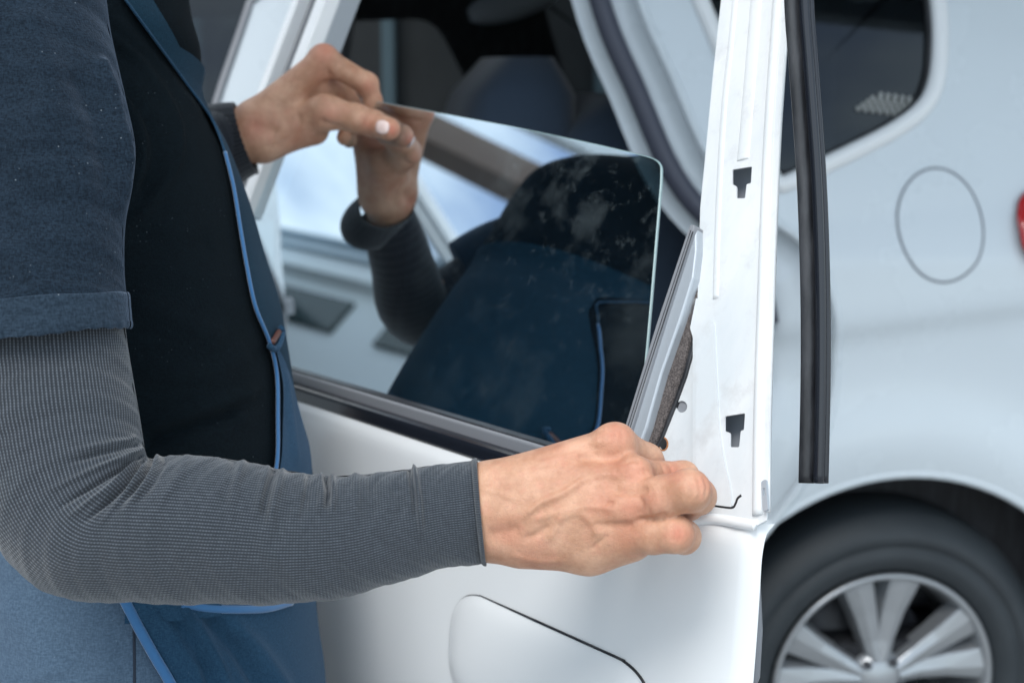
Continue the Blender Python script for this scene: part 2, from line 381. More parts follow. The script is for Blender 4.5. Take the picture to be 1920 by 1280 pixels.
def cloth(name, col, hi, sc_=900, lint=.5, sheen=.3):
    m = M(name, col, .92); m.b.inputs["Specular IOR Level"].default_value = .12; m.b.inputs["Sheen Weight"].default_value = sheen; m.b.inputs["Sheen Tint"].default_value = (.6, .75, 1, 1)
    n1 = m.noise(10, 5, .6); w1 = m.noise(sc_, 2, .5, vscale=(1, 1, .35)); w2 = m.noise(sc_, 2, .5, vscale=(.35, .35, 1))
    ww = m.math('MULTIPLY', m.math('ADD', w1, w2), .5)
    c = m.mix(m.ramp(ww, [(.38, (0, 0, 0)), (.62, (1, 1, 1))]), col, hi); c = m.mix(m.math('MULTIPLY', n1, .5), c, col)
    v = m.n("ShaderNodeTexVoronoi"); v.inputs["Scale"].default_value = 170; v.inputs["Randomness"].default_value = 1; m.l(m.coord("Object"), v.inputs["Vector"])
    fl = m.math('MULTIPLY', m.ramp(v.outputs["Distance"], [(.05, (1, 1, 1)), (.12, (0, 0, 0))]), m.ramp(m.noise(40, 3), [(.52, (0, 0, 0)), (.6, (1, 1, 1))]))
    c = m.mix(m.math('MULTIPLY', fl, lint), c, (.45, .52, .58)); m.color(c); m.bump(ww, .0012, .55); return m.m
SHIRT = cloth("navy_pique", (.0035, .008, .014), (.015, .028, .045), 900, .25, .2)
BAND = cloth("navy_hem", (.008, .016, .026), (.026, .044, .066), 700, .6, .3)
TORSOM = cloth("shaded_navy_shirt", (.0012, .0035, .0055), (.0035, .0085, .012), 900, .12, .0)  # same navy shirt as the sleeve, torso shade painted into the colour
BIB = cloth("blue_overalls", (.011, .038, .075), (.024, .068, .12), 1100, .1, .12)
BIBF = cloth("bib_front_blue", (.02, .085, .16), (.035, .13, .22), 1100, .1, .1)
BIBD = cloth("shaded_bib", (.005, .021, .037), (.010, .039, .064), 1100, .05, .05)  # overalls blue, darkened to carry the shade on bib and strap
SIDE = cloth("slate_blue_denim", (.045, .075, .115), (.08, .125, .18), 800, .1, .3)
TRIM = M("bright_blue_trim", (.015, .11, .27), .7, 0, Sheen_Weight=.4).m
THREAD = M("thread", (.012, .02, .035), .9).m
HAIR = M("hair", (.02, .014, .01), .6).m
LEATHER = M("boot_leather", (.02, .02, .02), .5).m

# ================================================================== SETTING
def groundm():
    m = M("concrete_ground", (.32, .32, .31), .85); n = m.noise(3, 8, .6); n2 = m.noise(120, 5, .7); m.color(m.mix(n, (.34, .345, .35), (.47, .465, .455))); m.bump(n2, .004, .5); return m.m
g = mesh_obj("ground", [(-150, -150, 0), (150, -150, 0), (150, 150, 0), (-150, 150, 0)], [(0, 1, 2, 3)], groundm(), smooth=False); tag(g, kind="structure")

# garage front behind the car
WALLM = M("garage_render", (.34, .30, .29), .9)
WALLM.color(WALLM.mix(WALLM.noise(4, 6), (.15, .13, .13), (.24, .21, .21))); WALLM.bump(WALLM.noise(90, 4), .004, .4)
gar = thing("garage", "blurred garage front with pale vertical window frames behind the white car", "building")
gy = 6.2
def bx(name, x0, x1, y0, y1, z0, z1, mat, parent, bev=.006):
    return box(name, ((x0 + x1) / 2, (y0 + y1) / 2, (z0 + z1) / 2), ((x1 - x0) / 2, (y1 - y0) / 2, (z1 - z0) / 2), mat, parent, None, bev)
bx("wall", -9, 9, gy, gy + .3, 0, 3.4, WALLM.m, gar); bx("plinth", -9, 9, gy - .06, gy - .002, 0, 1.05, DARKTRIM, gar)
FR = M("frame_paint", (.42, .5, .56), .4).m
for x0 in (-1.52, -1.36, -.55, .35, 1.3): bx("window_frame", x0, x0 + .055, gy - .1, gy - .003, 1.051, 2.9, FR, gar)
bx("roof", -9.3, 9.3, gy - .9, gy + .4, 3.41, 3.6, FR, gar)

# unseen roof and beams over the car, added to shade its rear body
cnp = thing("shade_canopy", "unseen roof added above the white car to shade its rear side", "shade_canopy")
bx("roof_sheet", -.45, 5.5, 1.03, 6.0, 2.42, 2.50, FR, cnp); bx("edge_beam", -.5, 5.5, .98, 1.028, 2.34, 2.56, FR, cnp); bx("side_beam", -.55, -.452, 1.03, 6.0, 2.34, 2.56, FR, cnp)
shed = thing("site_building", "pale low building with dark windows, mirrored in the window pane", "building")
SHW = M("pale_cladding", (.80, .85, .87), .6).m; SHD = M("dark_window", (.01, .03, .03), .15).m
def sbx(name, x0, x1, z0, z1, t, mat, yaw=math.radians(127.5)):
    e = np.array([math.cos(yaw), math.sin(yaw), 0]); f = np.array([math.sin(yaw), -math.cos(yaw), 0]); o = np.array([-8.5, 4.8, 0])
    return box(name, o + e * (x0 + x1) / 2 + f * t / 2 + np.array([0, 0, (z0 + z1) / 2]), ((x1 - x0) / 2, t / 2, (z1 - z0) / 2), mat, shed, [e, f, np.array([0, 0, 1.])], .01)
sbx("wall", -9, 9, 0, 3.70, .3, SHW)
for k in range(9):
    for z0, z1 in ((1.0, 2.0), (3.30, 3.58)): sbx("window", -8.5 + 1.9 * k, -7.1 + 1.9 * k, z0, z1, .33, SHD)
sbx("fascia", -9.2, 9.2, 3.701, 3.84, .42, SHW); sbx("gutter", -9.2, 9.2, 3.841, 3.875, .47, FR); sbx("coping", -9.2, 9.2, 3.876, 3.95, .40, SHW); sbx("roof_edge", -9.3, 9.3, 3.951, 3.985, .47, FR)
pg = thing("steel_awning", "white steel awning frame with a brown beam, mirrored beside the worker's arm", "awning frame")
BRN = M("brown_timber", (.20, .14, .11), .7).m; SW = M("white_steel", (.8, .82, .83), .5).m
def gb(name, a, b, w, z0, z1, mat):
    a, b = np.array([*a, 0.]), np.array([*b, 0.]); e = b - a; L = np.linalg.norm(e); e /= L
    box(name, (a + b) / 2 + np.array([0, 0, (z0 + z1) / 2]), (L / 2, w / 2, (z1 - z0) / 2), mat, pg, [e, np.array([-e[1], e[0], 0]), np.array([0, 0, 1.])], .01)
gb("girder", (-5.70, 6.2), (-4.90, 2.2), .10, 4.02, 4.12, SW); gb("timber_beam", (-6.35, 6.2), (-5.55, 2.2), .26, 3.98, 4.16, BRN)
for k in range(5): gb("rafter", (-6.35 + .0 * k, 4.25 - .18 * k if k < 2 else 4.6 - .6 * k), (-7.6, 3.50 - .18 * k if k < 2 else 3.85 - .6 * k), .09, 3.97, 4.05, SW)
for a in ((-5.95, 6.25), (-5.15, 2.15)): gb("post", (a[0] - .06, a[1]), (a[0] + .06, a[1]), .12, 0, 3.995, SW)
# ================================================================== CAR
car = thing("car", "white hatchback with its rear door swung open and door trim removed", "car")
belt = 1.0
def cn(u, z):                      # outward offset of the body side
    u = np.asarray(u, float); z = np.asarray(z, float)
    r = -.30 * np.clip(z - .97, 0, None) ** 1.0 - .035 * np.clip((.62 - z) / .5, 0, None) ** 2
    r = r + .012 * np.exp(-((z - .86 - .12 * (u)) / .035) ** 2) * 0
    cl = .865 + .10 * u; r = r + .016 / (1 + np.exp(-(z - cl) / .008)) * np.clip(1.05 - (z - cl) * 6, 0, 1) 
    r = r - .10 * np.clip(u - .55, 0, None) ** 2 * 1.6
    d = np.hypot(u - whc[0], z - whc[1]); r = r + .02 * np.exp(-((d - .42) / .07) ** 2)
    return r
whc = CAR.px(1648, 1274, -.04)
def cz(pts): return [CAR.pxf(x, y, cn) for x, y in pts]
hinge = DOOR.w(-1.02, 0., .02)[0] - CAR.o; uh = hinge @ CAR.a
ztop = 1.46
arch = [CAR.pxf(x, y, cn) for x, y in [(1408, 1085), (1450, 1035), (1520, 985), (1600, 940), (1700, 917), (1800, 914), (1880, 928)]]
ac = [whc[0] + .005, whc[1] - .005]
ar = .375
archc = [(ac[0] + ar * math.cos(t), ac[1] + ar * math.sin(t)) for t in np.linspace(math.radians(-40), math.radians(220), 60)]
# quarter window in pixels
qw = cz([(1240, -420), (1275, -160), (1312, 0), (1350, 90), (1400, 220), (1438, 310), (1462, 346), (1520, 322), (1600, 284), (1680, 242), (1732, 200), (1755, 150), (1762, 80), (1758, 0), (1735, -160), (1690, -420)])
qwc = crc([np.array([q[0], min(q[1], 1.45 - .02 * (k % 2))]) for k, q in enumerate(qw)], 120); qwc[:, 1] = np.minimum(qwc[:, 1], 1.455)
# rear door aperture in pixels
ap = cz([(1120, -330), (1195, -20), (1262, 140), (1335, 300), (1420, 390), (1510, 455), (1556, 530), (1571, 640), (1562, 760), (1520, 880), (1450, 980), (1385, 1060)])
apc = cr(ap, 60); apc[:, 1] = np.minimum(apc[:, 1], 1.50); apc = list(apc); zl = min(q[1] for q in ap)
apc = apc + [np.array([apc[-1][0] - .12, .30]), np.array([uh + .06, .30]), np.array(CAR.pxf(505, 240, cn)) - [0, .2], CAR.pxf(515, 200, cn), CAR.pxf(575, 40, cn), CAR.pxf(620, -80, cn)]; apc = [np.array([q[0], min(q[1], 1.50)]) for q in apc]
apc = [np.array(q) for q in apc]
tail = uh
f1 = CAR.pxf(402, 196, cn); f2 = CAR.pxf(472, -5, cn); f3 = f2 + (f2 - f1) * ((1.385 - f2[1]) / (f2[1] - f1[1]))
fr_w = [(f1[0], 1.0 if f1[1] > 1.02 else f1[1] - .02), tuple(f1), (f3[0], 1.385), (uh - .75, 1.34), (uh - 1.15, 1.03)]

fw = roundpoly(fr_w, .03)
UF, UR = uh - 1.95, whc[0] + .62
farch = [(uh - 1.55 + .36 * math.cos(t), whc[1] + .37 * math.sin(t)) for t in np.linspace(math.radians(-40), math.radians(220), 40)]
outline = [(UF, .25), (UR - .05, .25), (UR, .6), (UR + .02, .95), (UR - .02, 1.18), (UR - .16, 1.46), (UR - .50, 1.55), (uh + .2, 1.57), (uh - .3, 1.53), (uh - .75, 1.34), (uh - 1.15, 1.03), (uh - 1.9, .88), (UF, .75)]
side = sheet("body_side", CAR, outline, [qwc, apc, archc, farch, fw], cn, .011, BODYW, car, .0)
def loop3(pl, L, nf, off=0.): L = np.array(L); return pl.w(L[:, 0], L[:, 1], nf(L[:, 0], L[:, 1]) + off)
side_n = -CAR.n
sweep("window_surround", loop3(CAR, qwc, cn, .002), circ(.014, 10, 1, .8), CAR.n, WHITE, car, closed=True)
sweep("window_rubber", loop3(CAR, crc([q + (np.mean(qwc, 0) - q) * .055 for q in qwc[::6]], 90), cn, -.008), circ(.009, 8), CAR.n, RUBBER, car, closed=True)
sweep("aperture_flange", loop3(CAR, apc[:60], cn, -.004), circ(.008, 8), CAR.n, BODYW, car)
# recessed jamb behind the aperture edge: ramps inwards
apn = np.array(apc[:60]); e = np.gradient(apn, axis=0); nn = np.stack([-e[:, 1], e[:, 0]], 1); nn /= np.linalg.norm(nn, axis=1)[:, None]
if nn[30, 0] > 0: nn = -nn
prof = [(0, -.012), (.018, -.03), (.05, -.036), (.085, -.038), (.10, -.06), (.16, -.066)]
V = []; wd = np.interp(np.arange(60), [0, 22, 30, 40, 60], [.55, .6, 1, 1.1, 1.1])
for s_, d_ in prof:
    q = apn + nn * (s_ * wd)[:, None]; V.append(CAR.w(q[:, 0], q[:, 1], cn(apn[:, 0], apn[:, 1]) + d_))
V = np.concatenate(V); Fc = [(r * 60 + i, r * 60 + i + 1, (r + 1) * 60 + i + 1, (r + 1) * 60 + i) for r in range(len(prof) - 1) for i in range(59)]
o = mesh_obj("door_jamb", V, Fc, BODYW, car)
q = apn + nn * (.095 * wd)[:, None]; q = q[:36]
sweep("aperture_trim", CAR.w(q[:, 0], q[:, 1], cn(apn[:36, 0], apn[:36, 1]) - .035), circ(.017, 10), CAR.n, M("aperture_rubber", (.055, .06, .085), .5).m, car)
# quarter and front panes
def pane(name, L, off, mat, parent):
    L = np.array(L); c = L.mean(0); W = loop3(CAR, L, cn, off); cc = CAR.w(c[0], c[1], cn(c[0], c[1]) + off)
    n_ = len(L); return mesh_obj(name, np.concatenate([W, cc]), [(i, (i + 1) % n_, n_) for i in range(n_)], mat, parent)
pane("quarter_window", qwc, -.012, CARGLASS, car); pane("front_window", fw, -.012, CARGLASS, car)
sweep("front_window_rubber", loop3(CAR, crc(fw[::3], 60), cn, 0.), circ(.006, 8), CAR.n, GREYTRIM, car, closed=True)
# front door shut line, waist moulding, mirror and handle
sweep("waist_moulding", CAR.w(np.linspace(uh - 1.1, uh - .06, 20), np.linspace(.985, .985, 20), cn(np.linspace(uh - 1.1, uh - .06, 20), .975) + .002), circ(.005, 8, 1, .7), CAR.n, GREYTRIM, car)
sweep("shut_line", CAR.w(np.full(20, uh - .03), np.linspace(.34, 1.40, 20), cn(np.full(20, uh - .03), np.linspace(.34, 1.40, 20)) + .001), circ(.003, 6), CAR.n, DARKTRIM, car)
m_ = CAR.w([uh - 1.02], [1.02], [.09])[0]
fd = M("mirror_shell", (.6, .68, .74), .3).m
# fuel flap: raised disc with a groove ring
fc = CAR.pxf(1763, 422, cn); e1 = CAR.pxf(1843, 422, cn)[0] - fc[0]; e2 = CAR.pxf(1763, 315, cn)[1] - fc[1]
ring = [(fc[0] + e1 * math.cos(t), fc[1] + e2 * math.sin(t)) for t in np.linspace(0, 2 * math.pi, 64, endpoint=False)]
flap = sheet("fuel_flap", CAR, [(fc[0] + (x - fc[0]) * .965, fc[1] + (z - fc[1]) * .965) for x, z in ring], [], lambda u, z: cn(u, z) + .0012, .008, BODYW, car, .0)
sweep("fuel_flap_gap", loop3(CAR, ring, cn, .0008), circ(.0018, 6, 1, .3), CAR.n, INNERW, car, closed=True)
# tail light
tc = CAR.pxf(1962, 440, cn); L = [(tc[0] + .05 * math.cos(t), tc[1] + .055 * math.sin(t) + (.02 if math.sin(t) > 0 else 0)) for t in np.linspace(0, 2 * math.pi, 40, endpoint=False)]
tl = sheet("tail_light", CAR, L, [], lambda u, z: cn(u, z) + .004 + .02 * np.clip(1 - ((u - tc[0]) / .06) ** 2 - ((z - tc[1]) / .07) ** 2, 0, 1), .006, REDL, car, .004)
# wheel arch lip and liner
A = np.array(archc)
sweep("arch_lip", loop3(CAR, A, cn, -.006), circ(.009, 8), CAR.n, BODYW, car)
k = len(A); V = np.concatenate([loop3(CAR, A, cn, -.008), loop3(CAR, ac + (A - ac) * 1.06, cn, -.25), CAR.w(np.full(k, ac[0]), np.full(k, ac[1]), -.26)])
mesh_obj("wheel_arch_liner", V, [(r * k + i, r * k + i + 1, (r + 1) * k + i + 1, (r + 1) * k + i) for r in range(2) for i in range(k - 1)], INTER, car)
# wheel: centre, axle along the outward normal
def wheel(cu, czz, off):
    wl = bpy.data.objects.new("wheel", None); link(wl, car)
    O = CAR.w([cu], [czz], [off])[0]; ax = CAR.n; e1_, e2_ = CAR.a, np.array([0, 0, 1.])
    def rev(name, prof, mat, n=72):
        V = []; m = len(prof)
        for i in range(n):
            t = 2 * math.pi * i / n; d = e1_ * math.cos(t) + e2_ * math.sin(t)
            for r, x in prof: V.append(O + d * r + ax * x)
        return mesh_obj(name, V, [(i * m + j, ((i + 1) % n) * m + j, ((i + 1) % n) * m + j + 1, i * m + j + 1) for i in range(n) for j in range(m - 1)], mat, wl)
    R = .298; r0 = .190
    rev("tyre", [(r0 - .004, -.02), (r0 + .002, .004), (r0 + .012, .014), (.215, .022), (.235, .0235), (.236, .0205), (.243, .0205), (.244, .023), (.262, .018), (.278, .004), (.288, -.012), (R, -.03), (R, -.17), (.27, -.2), (r0, -.2)], TYRE)
    rev("rim", [(r0 - .001, .006), (r0 + .003, .012), (r0 - .003, .016), (r0 - .009, .010), (r0 - .012, -.006), (r0 - .02, -.03), (r0 - .024, -.17)], ALLOY)
    rev("brake_drum", [(.0, -.09), (.12, -.09), (.125, -.1), (.125, -.16)], DARKTRIM)
    for s in range(5):             # each of the five spokes forks into two blades
        for sg in (-1, 1):
            t0 = math.radians(92 + 72 * s); V = []; pr = []
            st = [(.035, sg * .14, .016, -.004), (.07, sg * .17, .020, -.008), (.12, sg * .20, .026, -.006), (.182, sg * .235, .036, .002)]
            for r, ang, hw, x in st:
                d = e1_ * math.cos(t0 + ang) + e2_ * math.sin(t0 + ang); tv = np.cross(ax, d)
                V += [O + d * r + tv * hw + ax * (x - .03), O + d * r + tv * hw * .75 + ax * (x), O + d * r + tv * hw * .1 * sg + ax * (x + .006), O + d * r - tv * hw * .75 + ax * x, O + d * r - tv * hw + ax * (x - .03)]
            Fc = [(i * 5 + j, i * 5 + (j + 1) % 5, (i + 1) * 5 + (j + 1) % 5, (i + 1) * 5 + j) for i in range(3) for j in range(5)]
            ob = mesh_obj("spoke", V, Fc, ALLOY, wl, smooth=False); bevel(ob, .002)
    rev("hub_cap", [(.0, .006), (.022, .005), (.030, .0), (.045, -.004), (.05, -.02)], ALLOY, 32)
    for s in range(5):
        t = math.radians(56 + 72 * s); c = O + (e1_ * math.cos(t) + e2_ * math.sin(t)) * .038
        V = [c + (e1_ * math.cos(q) + e2_ * math.sin(q)) * .0075 + ax * x for x in (-.01, .004) for q in np.linspace(0, 2 * math.pi, 6, endpoint=False)]
        mesh_obj("wheel_nut", V, [(i, (i + 1) % 6, 6 + (i + 1) % 6, 6 + i) for i in range(6)] + [tuple(range(6, 12))], DARKTRIM, wl, smooth=False)
wheel(whc[0], whc[1], -.035); wheel(uh - 1.55, whc[1], -.035)
# opposite side, roof, floor, tailgate
WID = -1.52
def far(u, z): return WID - cn(u, z)
fq = [(q[0], q[1]) for q in qwc]
fop = roundpoly([(uh + .10, 1.0), (uh + .12, 1.36), (uh + .62, 1.38), (uh + .82, 1.03)], .05)
sheet("far_body_side", CAR, outline, [qwc, fop, fw], far, .03, BODYW, car)
pane_far = [np.array(q) for q in fop]; W_ = np.array(pane_far); c_ = W_.mean(0); V_ = np.concatenate([CAR.w(W_[:, 0], W_[:, 1], far(W_[:, 0], W_[:, 1]) + .01), CAR.w(c_[0], c_[1], far(c_[0], c_[1]) + .01)]); mesh_obj("far_window", V_, [(i, (i + 1) % len(W_), len(W_)) for i in range(len(W_))], CARGLASS, car)

for L_ in (fw, qwc):
    W_ = np.array([np.array(q) for q in L_]); c_ = W_.mean(0); V_ = np.concatenate([CAR.w(W_[:, 0], W_[:, 1], far(W_[:, 0], W_[:, 1]) + .01), CAR.w(c_[0], c_[1], far(c_[0], c_[1]) + .01)])
    mesh_obj("far_window", V_, [(i, (i + 1) % len(W_), len(W_)) for i in range(len(W_))], CARGLASS, car)
sheet("far_pillar_trim", CAR, outline, [[tuple(q) for q in qwc], fop, fw], lambda u, z: far(u, z) + .012, .03, INTER, car)
sheet("far_door_trim", CAR, [(uh - 1.0, .3), (uh + .95, .3), (uh + .95, 1.0), (uh - 1.0, 1.0)], [], lambda u, z: far(u, z) + .05, .05, INTER, car)
V = []; us = [(UR - .16, 1.46), (UR - .50, 1.55), (uh + .2, 1.57), (uh - .3, 1.53), (uh - .62, 1.40)]
for off, zz in ((0, 0.),):
    for (u, z) in us:
        for f_ in np.linspace(0, 1, 7): V.append(CAR.w([u], [z + .05 * math.sin(f_ * math.pi)], [cn(u, z) * (1 - f_) + far(u, z) * f_])[0])
Fc = [(i * 7 + j, i * 7 + j + 1, (i + 1) * 7 + j + 1, (i + 1) * 7 + j) for i in range(4) for j in range(6)]
o = mesh_obj("roof", V, Fc, BODYW, car); m = o.modifiers.new("s", 'SOLIDIFY'); m.thickness = .02
V = [v - np.array([0, 0, .035]) for v in V]; mesh_obj("roof_lining", V, Fc, HEADL, car)
def cbox(name, u0, u1, z0, z1, n0, n1, mat, parent=car, bev=.02, tilt=0.):
    ax = [CAR.a, CAR.n, np.array([0, 0, 1.])]
    if tilt: c_, s_ = math.cos(tilt), math.sin(tilt); ax = [CAR.a * c_ - np.array([0, 0, s_]), CAR.n, np.array([0, 0, c_]) + CAR.a * s_]
    return box(name, CAR.w([(u0 + u1) / 2], [(z0 + z1) / 2], [(n0 + n1) / 2])[0], ((u1 - u0) / 2, abs(n1 - n0) / 2, (z1 - z0) / 2), mat, parent, ax, bev)
cbox("floor", uh - 1.1, whc[0] + .55, .25, .32, -1.45, -.06, INTER, bev=0)
cbox("tailgate", UR - .06, UR - .02, .3, 1.0, -1.42, -.12, BODYW)
cbox("rear_window", UR - .20, UR - .19, 1.0, 1.42, -1.40, -.16, CARGLASS, bev=0)
cbox("load_cover", whc[0] - .08, UR - .1, .93, .955, -1.40, -.12, INTER)
cbox("sill", uh + .02, apc[59][0] - .1, .2, .33, -.12, -.03, BODYW)
cbox("inner_quarter_trim", whc[0] - .12, UR - .1, .34, .92, -.22, -.14, INTER)
cbox("bonnet", UF, uh - 1.0, .3, .86, -1.45, -.08, BODYW, bev=.08)
# seats: padded loft shapes
def pad(name, u, z0, z1, n0, n1, th, mat, lean, parent=car, puff=.5):
    V = []; nz, nv = 14, 14
    for i in range(nz):
        f = i / (nz - 1); z = z0 + (z1 - z0) * f; ed = (1 - abs(2 * f - 1) ** 5) ** .5; ed = max(ed, .05)
        for j in range(nv * 2):
            t = 2 * math.pi * j / (nv * 2); cx, sy = math.cos(t), math.sin(t)
            sx_ = np.sign(cx) * abs(cx) ** .55; sy_ = np.sign(sy) * abs(sy) ** .45
            V.append(CAR.w([u + lean * (z - z0) + th / 2 * sy_ * (.4 + .6 * ed)], [z], [(n0 + n1) / 2 + (n1 - n0) / 2 * sx_ * (.8 + .2 * ed)])[0])
    m = nv * 2; Fc = [(i * m + j, i * m + (j + 1) % m, (i + 1) * m + (j + 1) % m, (i + 1) * m + j) for i in range(nz - 1) for j in range(m)] + [tuple(range(m)), tuple(range((nz - 1) * m, nz * m))]
    return mesh_obj(name, V, Fc, mat, parent)
rs = whc[0] - .18
def seat(px0, px1, pyt, n0, n1, name, z0=.45):
    a = CAR.px(px0, pyt, (n0 + n1) / 2); b = CAR.px(px1, pyt, (n0 + n1) / 2)
    pad(name, (a[0] + b[0]) / 2 - .10, z0, a[1], n0, n1, b[0] - a[0], SEAT, .15)
seat(820, 1060, 108, -.30, -.72, "rear_backrest"); seat(985, 1330, 178, -.26, -.70, "rear_backrest")
seat(800, 1000, 190, -.80, -1.30, "rear_backrest"); pad("rear_cushion", rs - .42, .33, .52, -.14, -1.38, .52, SEAT, .0)
for a, b in ((-.16, -.66), (-.80, -1.30)):
    pad("front_backrest", uh + .02, .50, 1.08, a, b, .16, INTER, .2)
pb = CAR.w([uh + .34, uh + .40], [1.02, 1.40], [-1.38, -1.36]); sweep("pillar_trim", cr(pb, 8), circ(.035, 8, 1, .5), CAR.n, GREYTRIM, car)
hb = CAR.w([CAR.px(880, 20, -1.1)[0], CAR.px(1050, -10, -1.1)[0]], [CAR.px(880, 30, -1.1)[1], CAR.px(1050, -25, -1.1)[1]], [-1.1, -1.1])
sweep("sun_shade", cr(hb, 12), circ(.04, 12, 1, .8), CAR.n, HEADL, car, scale=np.sin(np.linspace(.35, math.pi * .9, 12)))
# belt strap and speaker grille holes seen through the glass
sb = [CAR.w([rs - .05 + .12 * t], [1.40 - .5 * t], [-.16 - .1 * t])[0] for t in np.linspace(0, 1, 12)]
sweep("seat_belt", sb, [(-.022, -.001), (.022, -.001), (.022, .001), (-.022, .001)], CAR.n, M("belt_webbing", (.12, .15, .18), .7).m, car)
dots = []; DOTM = M("pale_plastic", (.36, .37, .36), .5).m
bmd = bmesh.new(); plc = CAR
for r in range(5):
    for c_ in range(9 - (4 - r) // 1):
        x = 1618 + c_ * 13.5 + (4 - r) * 9 - 4 + (0 if r else 6); y = 204 + c_ * 1.9 - (4 - r) * 6.5
        p_ = CAR.pxf(x, y, cn); w_ = CAR.w([p_[0]], [p_[1]], [cn(p_[0], p_[1]) - .009])[0]
        bmesh.ops.create_uvsphere(bmd, u_segments=8, v_segments=5, radius=.0042, matrix=__import__('mathutils').Matrix.Translation(Vector(w_)))
me = bpy.data.meshes.new("glass_dots"); bmd.to_mesh(me); bmd.free(); me.materials.append(DOTM); o = link(bpy.data.objects.new("glass_dots", me), car)
gp = CAR.px(1675, 205, -.12)
cbox("grille_base", gp[0] - .06, gp[0] + .09, gp[1] - .03, gp[1] + .02, -.16, -.11, INTER, bev=.005)

# ---------------------------------------------------------------- the open rear door (a part of the car)
door = bpy.data.objects.new("rear_door", None); link(door, car); door["label"] = "open rear door stripped of its pillar trim"
SK = .030                                                     # skin stands 30 mm outside the pane
edge_line = [DOOR.px(x, y, SK) for x, y in [(1430, 975), (1415, 992), (1408, 1010), (1404, 1060), (1400, 1280), (1398, 1500), (1398, 1900)]]
def sn(a, z):
    a = np.asarray(a, float); z = np.asarray(z, float)
    r = SK + .018 * np.exp(-((z - .70) / .16) ** 2) - .05 * np.clip((.55 - z) / .3, 0, None) ** 2
    ex = np.interp(-z, [-q[1] for q in edge_line], [q[0] for q in edge_line]); d = np.clip(ex - a, 0, None)
    r = r - .010 * np.exp(-d / .004) - .006 * np.exp(-(d / .03) ** 2)
    bl = np.interp(a, [bp[0] for bp in beltp], [bp[1] for bp in beltp]); r = r - .008 * np.exp(-np.clip(bl - z, 0, None) / .006)
    return r
beltp = [DOOR.px(x, y, SK) for x, y in [(250, 655), (520, 742), (900, 868), (1180, 948), (1320, 978), (1415, 992)]]
def dz(pts): return [DOOR.pxf(x, y, sn) for x, y in pts]
so_ = [beltp[0] + [-.12, 0]] + beltp + edge_line[2:-1] + [edge_line[-1] * [1, 0] + [0, .30], np.array([beltp[0][0] - .12, .30])]
# handle recess geometry
zh1 = DOOR.px(1050, 1196, SK + .02)[1]; ahl = DOOR.px(835, 1215, SK + .02)[0]; ahr = DOOR.px(1218, 1300, SK + .02)[0]; hh = .105
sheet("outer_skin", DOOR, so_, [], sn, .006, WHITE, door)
hc = np.array([(ahl + ahr) / 2, zh1 - hh / 2]); hs = np.array([(ahr - ahl) / 2, hh / 2])
def rr(q, s, r=.046):
    d = np.abs(q - hc) - (s - r); return np.linalg.norm(np.clip(d, 0, None), axis=1) + np.minimum(d.max(1), 0) - r
hout = roundpoly([(hc[0] - hs[0], hc[1] - hs[1]), (hc[0] - hs[0], hc[1] + hs[1]), (hc[0] + hs[0], hc[1] + hs[1]), (hc[0] + hs[0], hc[1] - hs[1])], .075, 12)
def hn(a, z):
    d = np.clip(-rr(np.stack([a, z], 1), hs), 0, None); return sn(a, z) + .0005 + .005 * (1 - np.exp(-d / .012))
sheet("handle", DOOR, hout, [], hn, .0022, WHITE, door, 0)
ho = np.array(hout); hk = [q for q in crc(ho, 90)]; hk = np.array(hk)
ang = np.arctan2((hk[:, 1] - hc[1]) / hs[1], (hk[:, 0] - hc[0]) / hs[0]); wdt = np.clip(np.cos(ang - math.radians(38)) * 1.6 + .35, .05, 1)
sweep("handle_gap", DOOR.w(hk[:, 0], hk[:, 1], sn(hk[:, 0], hk[:, 1]) + .0006), circ(.0012, 6), DOOR.n, RUBBER, door, closed=True, scale=wdt)
# folded door edge seen past the skin
ev = np.array(edge_line[1:-1]); 0 and sweep("edge_fold", DOOR.w(ev[:, 0] - .004, ev[:, 1], SK - .024), [(-.003, -.004), (.001, -.004), (.001, .004), (-.003, .004)], DOOR.n, WHITE, door)
pq = np.array([DOOR.px(x, y, .0) for x, y in [(1408, 1065), (1412, 1095), (1416, 1180), (1411, 1268), (1405, 1282)]]); sweep("edge_bumper", DOOR.w(pq[:, 0], pq[:, 1], 0.), circ(.0055, 8), DOOR.n, GREYTRIM, door)
# inner box of the door so it has depth
plate("inner_panel", DOOR, [(beltp[0][0] - .1, .3), (edge_line[-1][0] - .16, .3), (edge_line[3][0] - .15, .92), (beltp[0][0] - .1, .93)], [], -.05, -.045, INTER, door, px=False)
# pillar panel with T shaped clip slots
def tslot(x0, x1, y0, y1, xa, xb, y2, sk=0):
    return roundpoly([(x0, y0 + 3), (x1, y0 - 3), (x1 - 2, y1 + 1), (xb + 3, y1 + 2), (xb, y2), (xa, y2), (xa, y1 + 6), (x0, y1 + 3)], 3, 3)
t1 = tslot(1373, 1410, 315, 343, 1381, 1397, 372); t2 = tslot(1359, 1397, 777, 805, 1369, 1386, 838)
PN = .022
pil = [(1385, -420), (1352, 0), (1338, 130), (1326, 250), (1313, 390), (1308, 559), (1294, 562), (1293, 575), (1293, 612), (1299, 632), (1299, 700), (1299, 905), (1312, 955), (1330, 966), (1380, 975), (1420, 984), (1437, 975), (1440, 900), (1443, 780), (1451, 520), (1461, 260), (1478, 0), (1502, -420)]
plate("pillar_panel", DT, pil, [t1, t2], PN - .0012, PN, PRIMER, door)
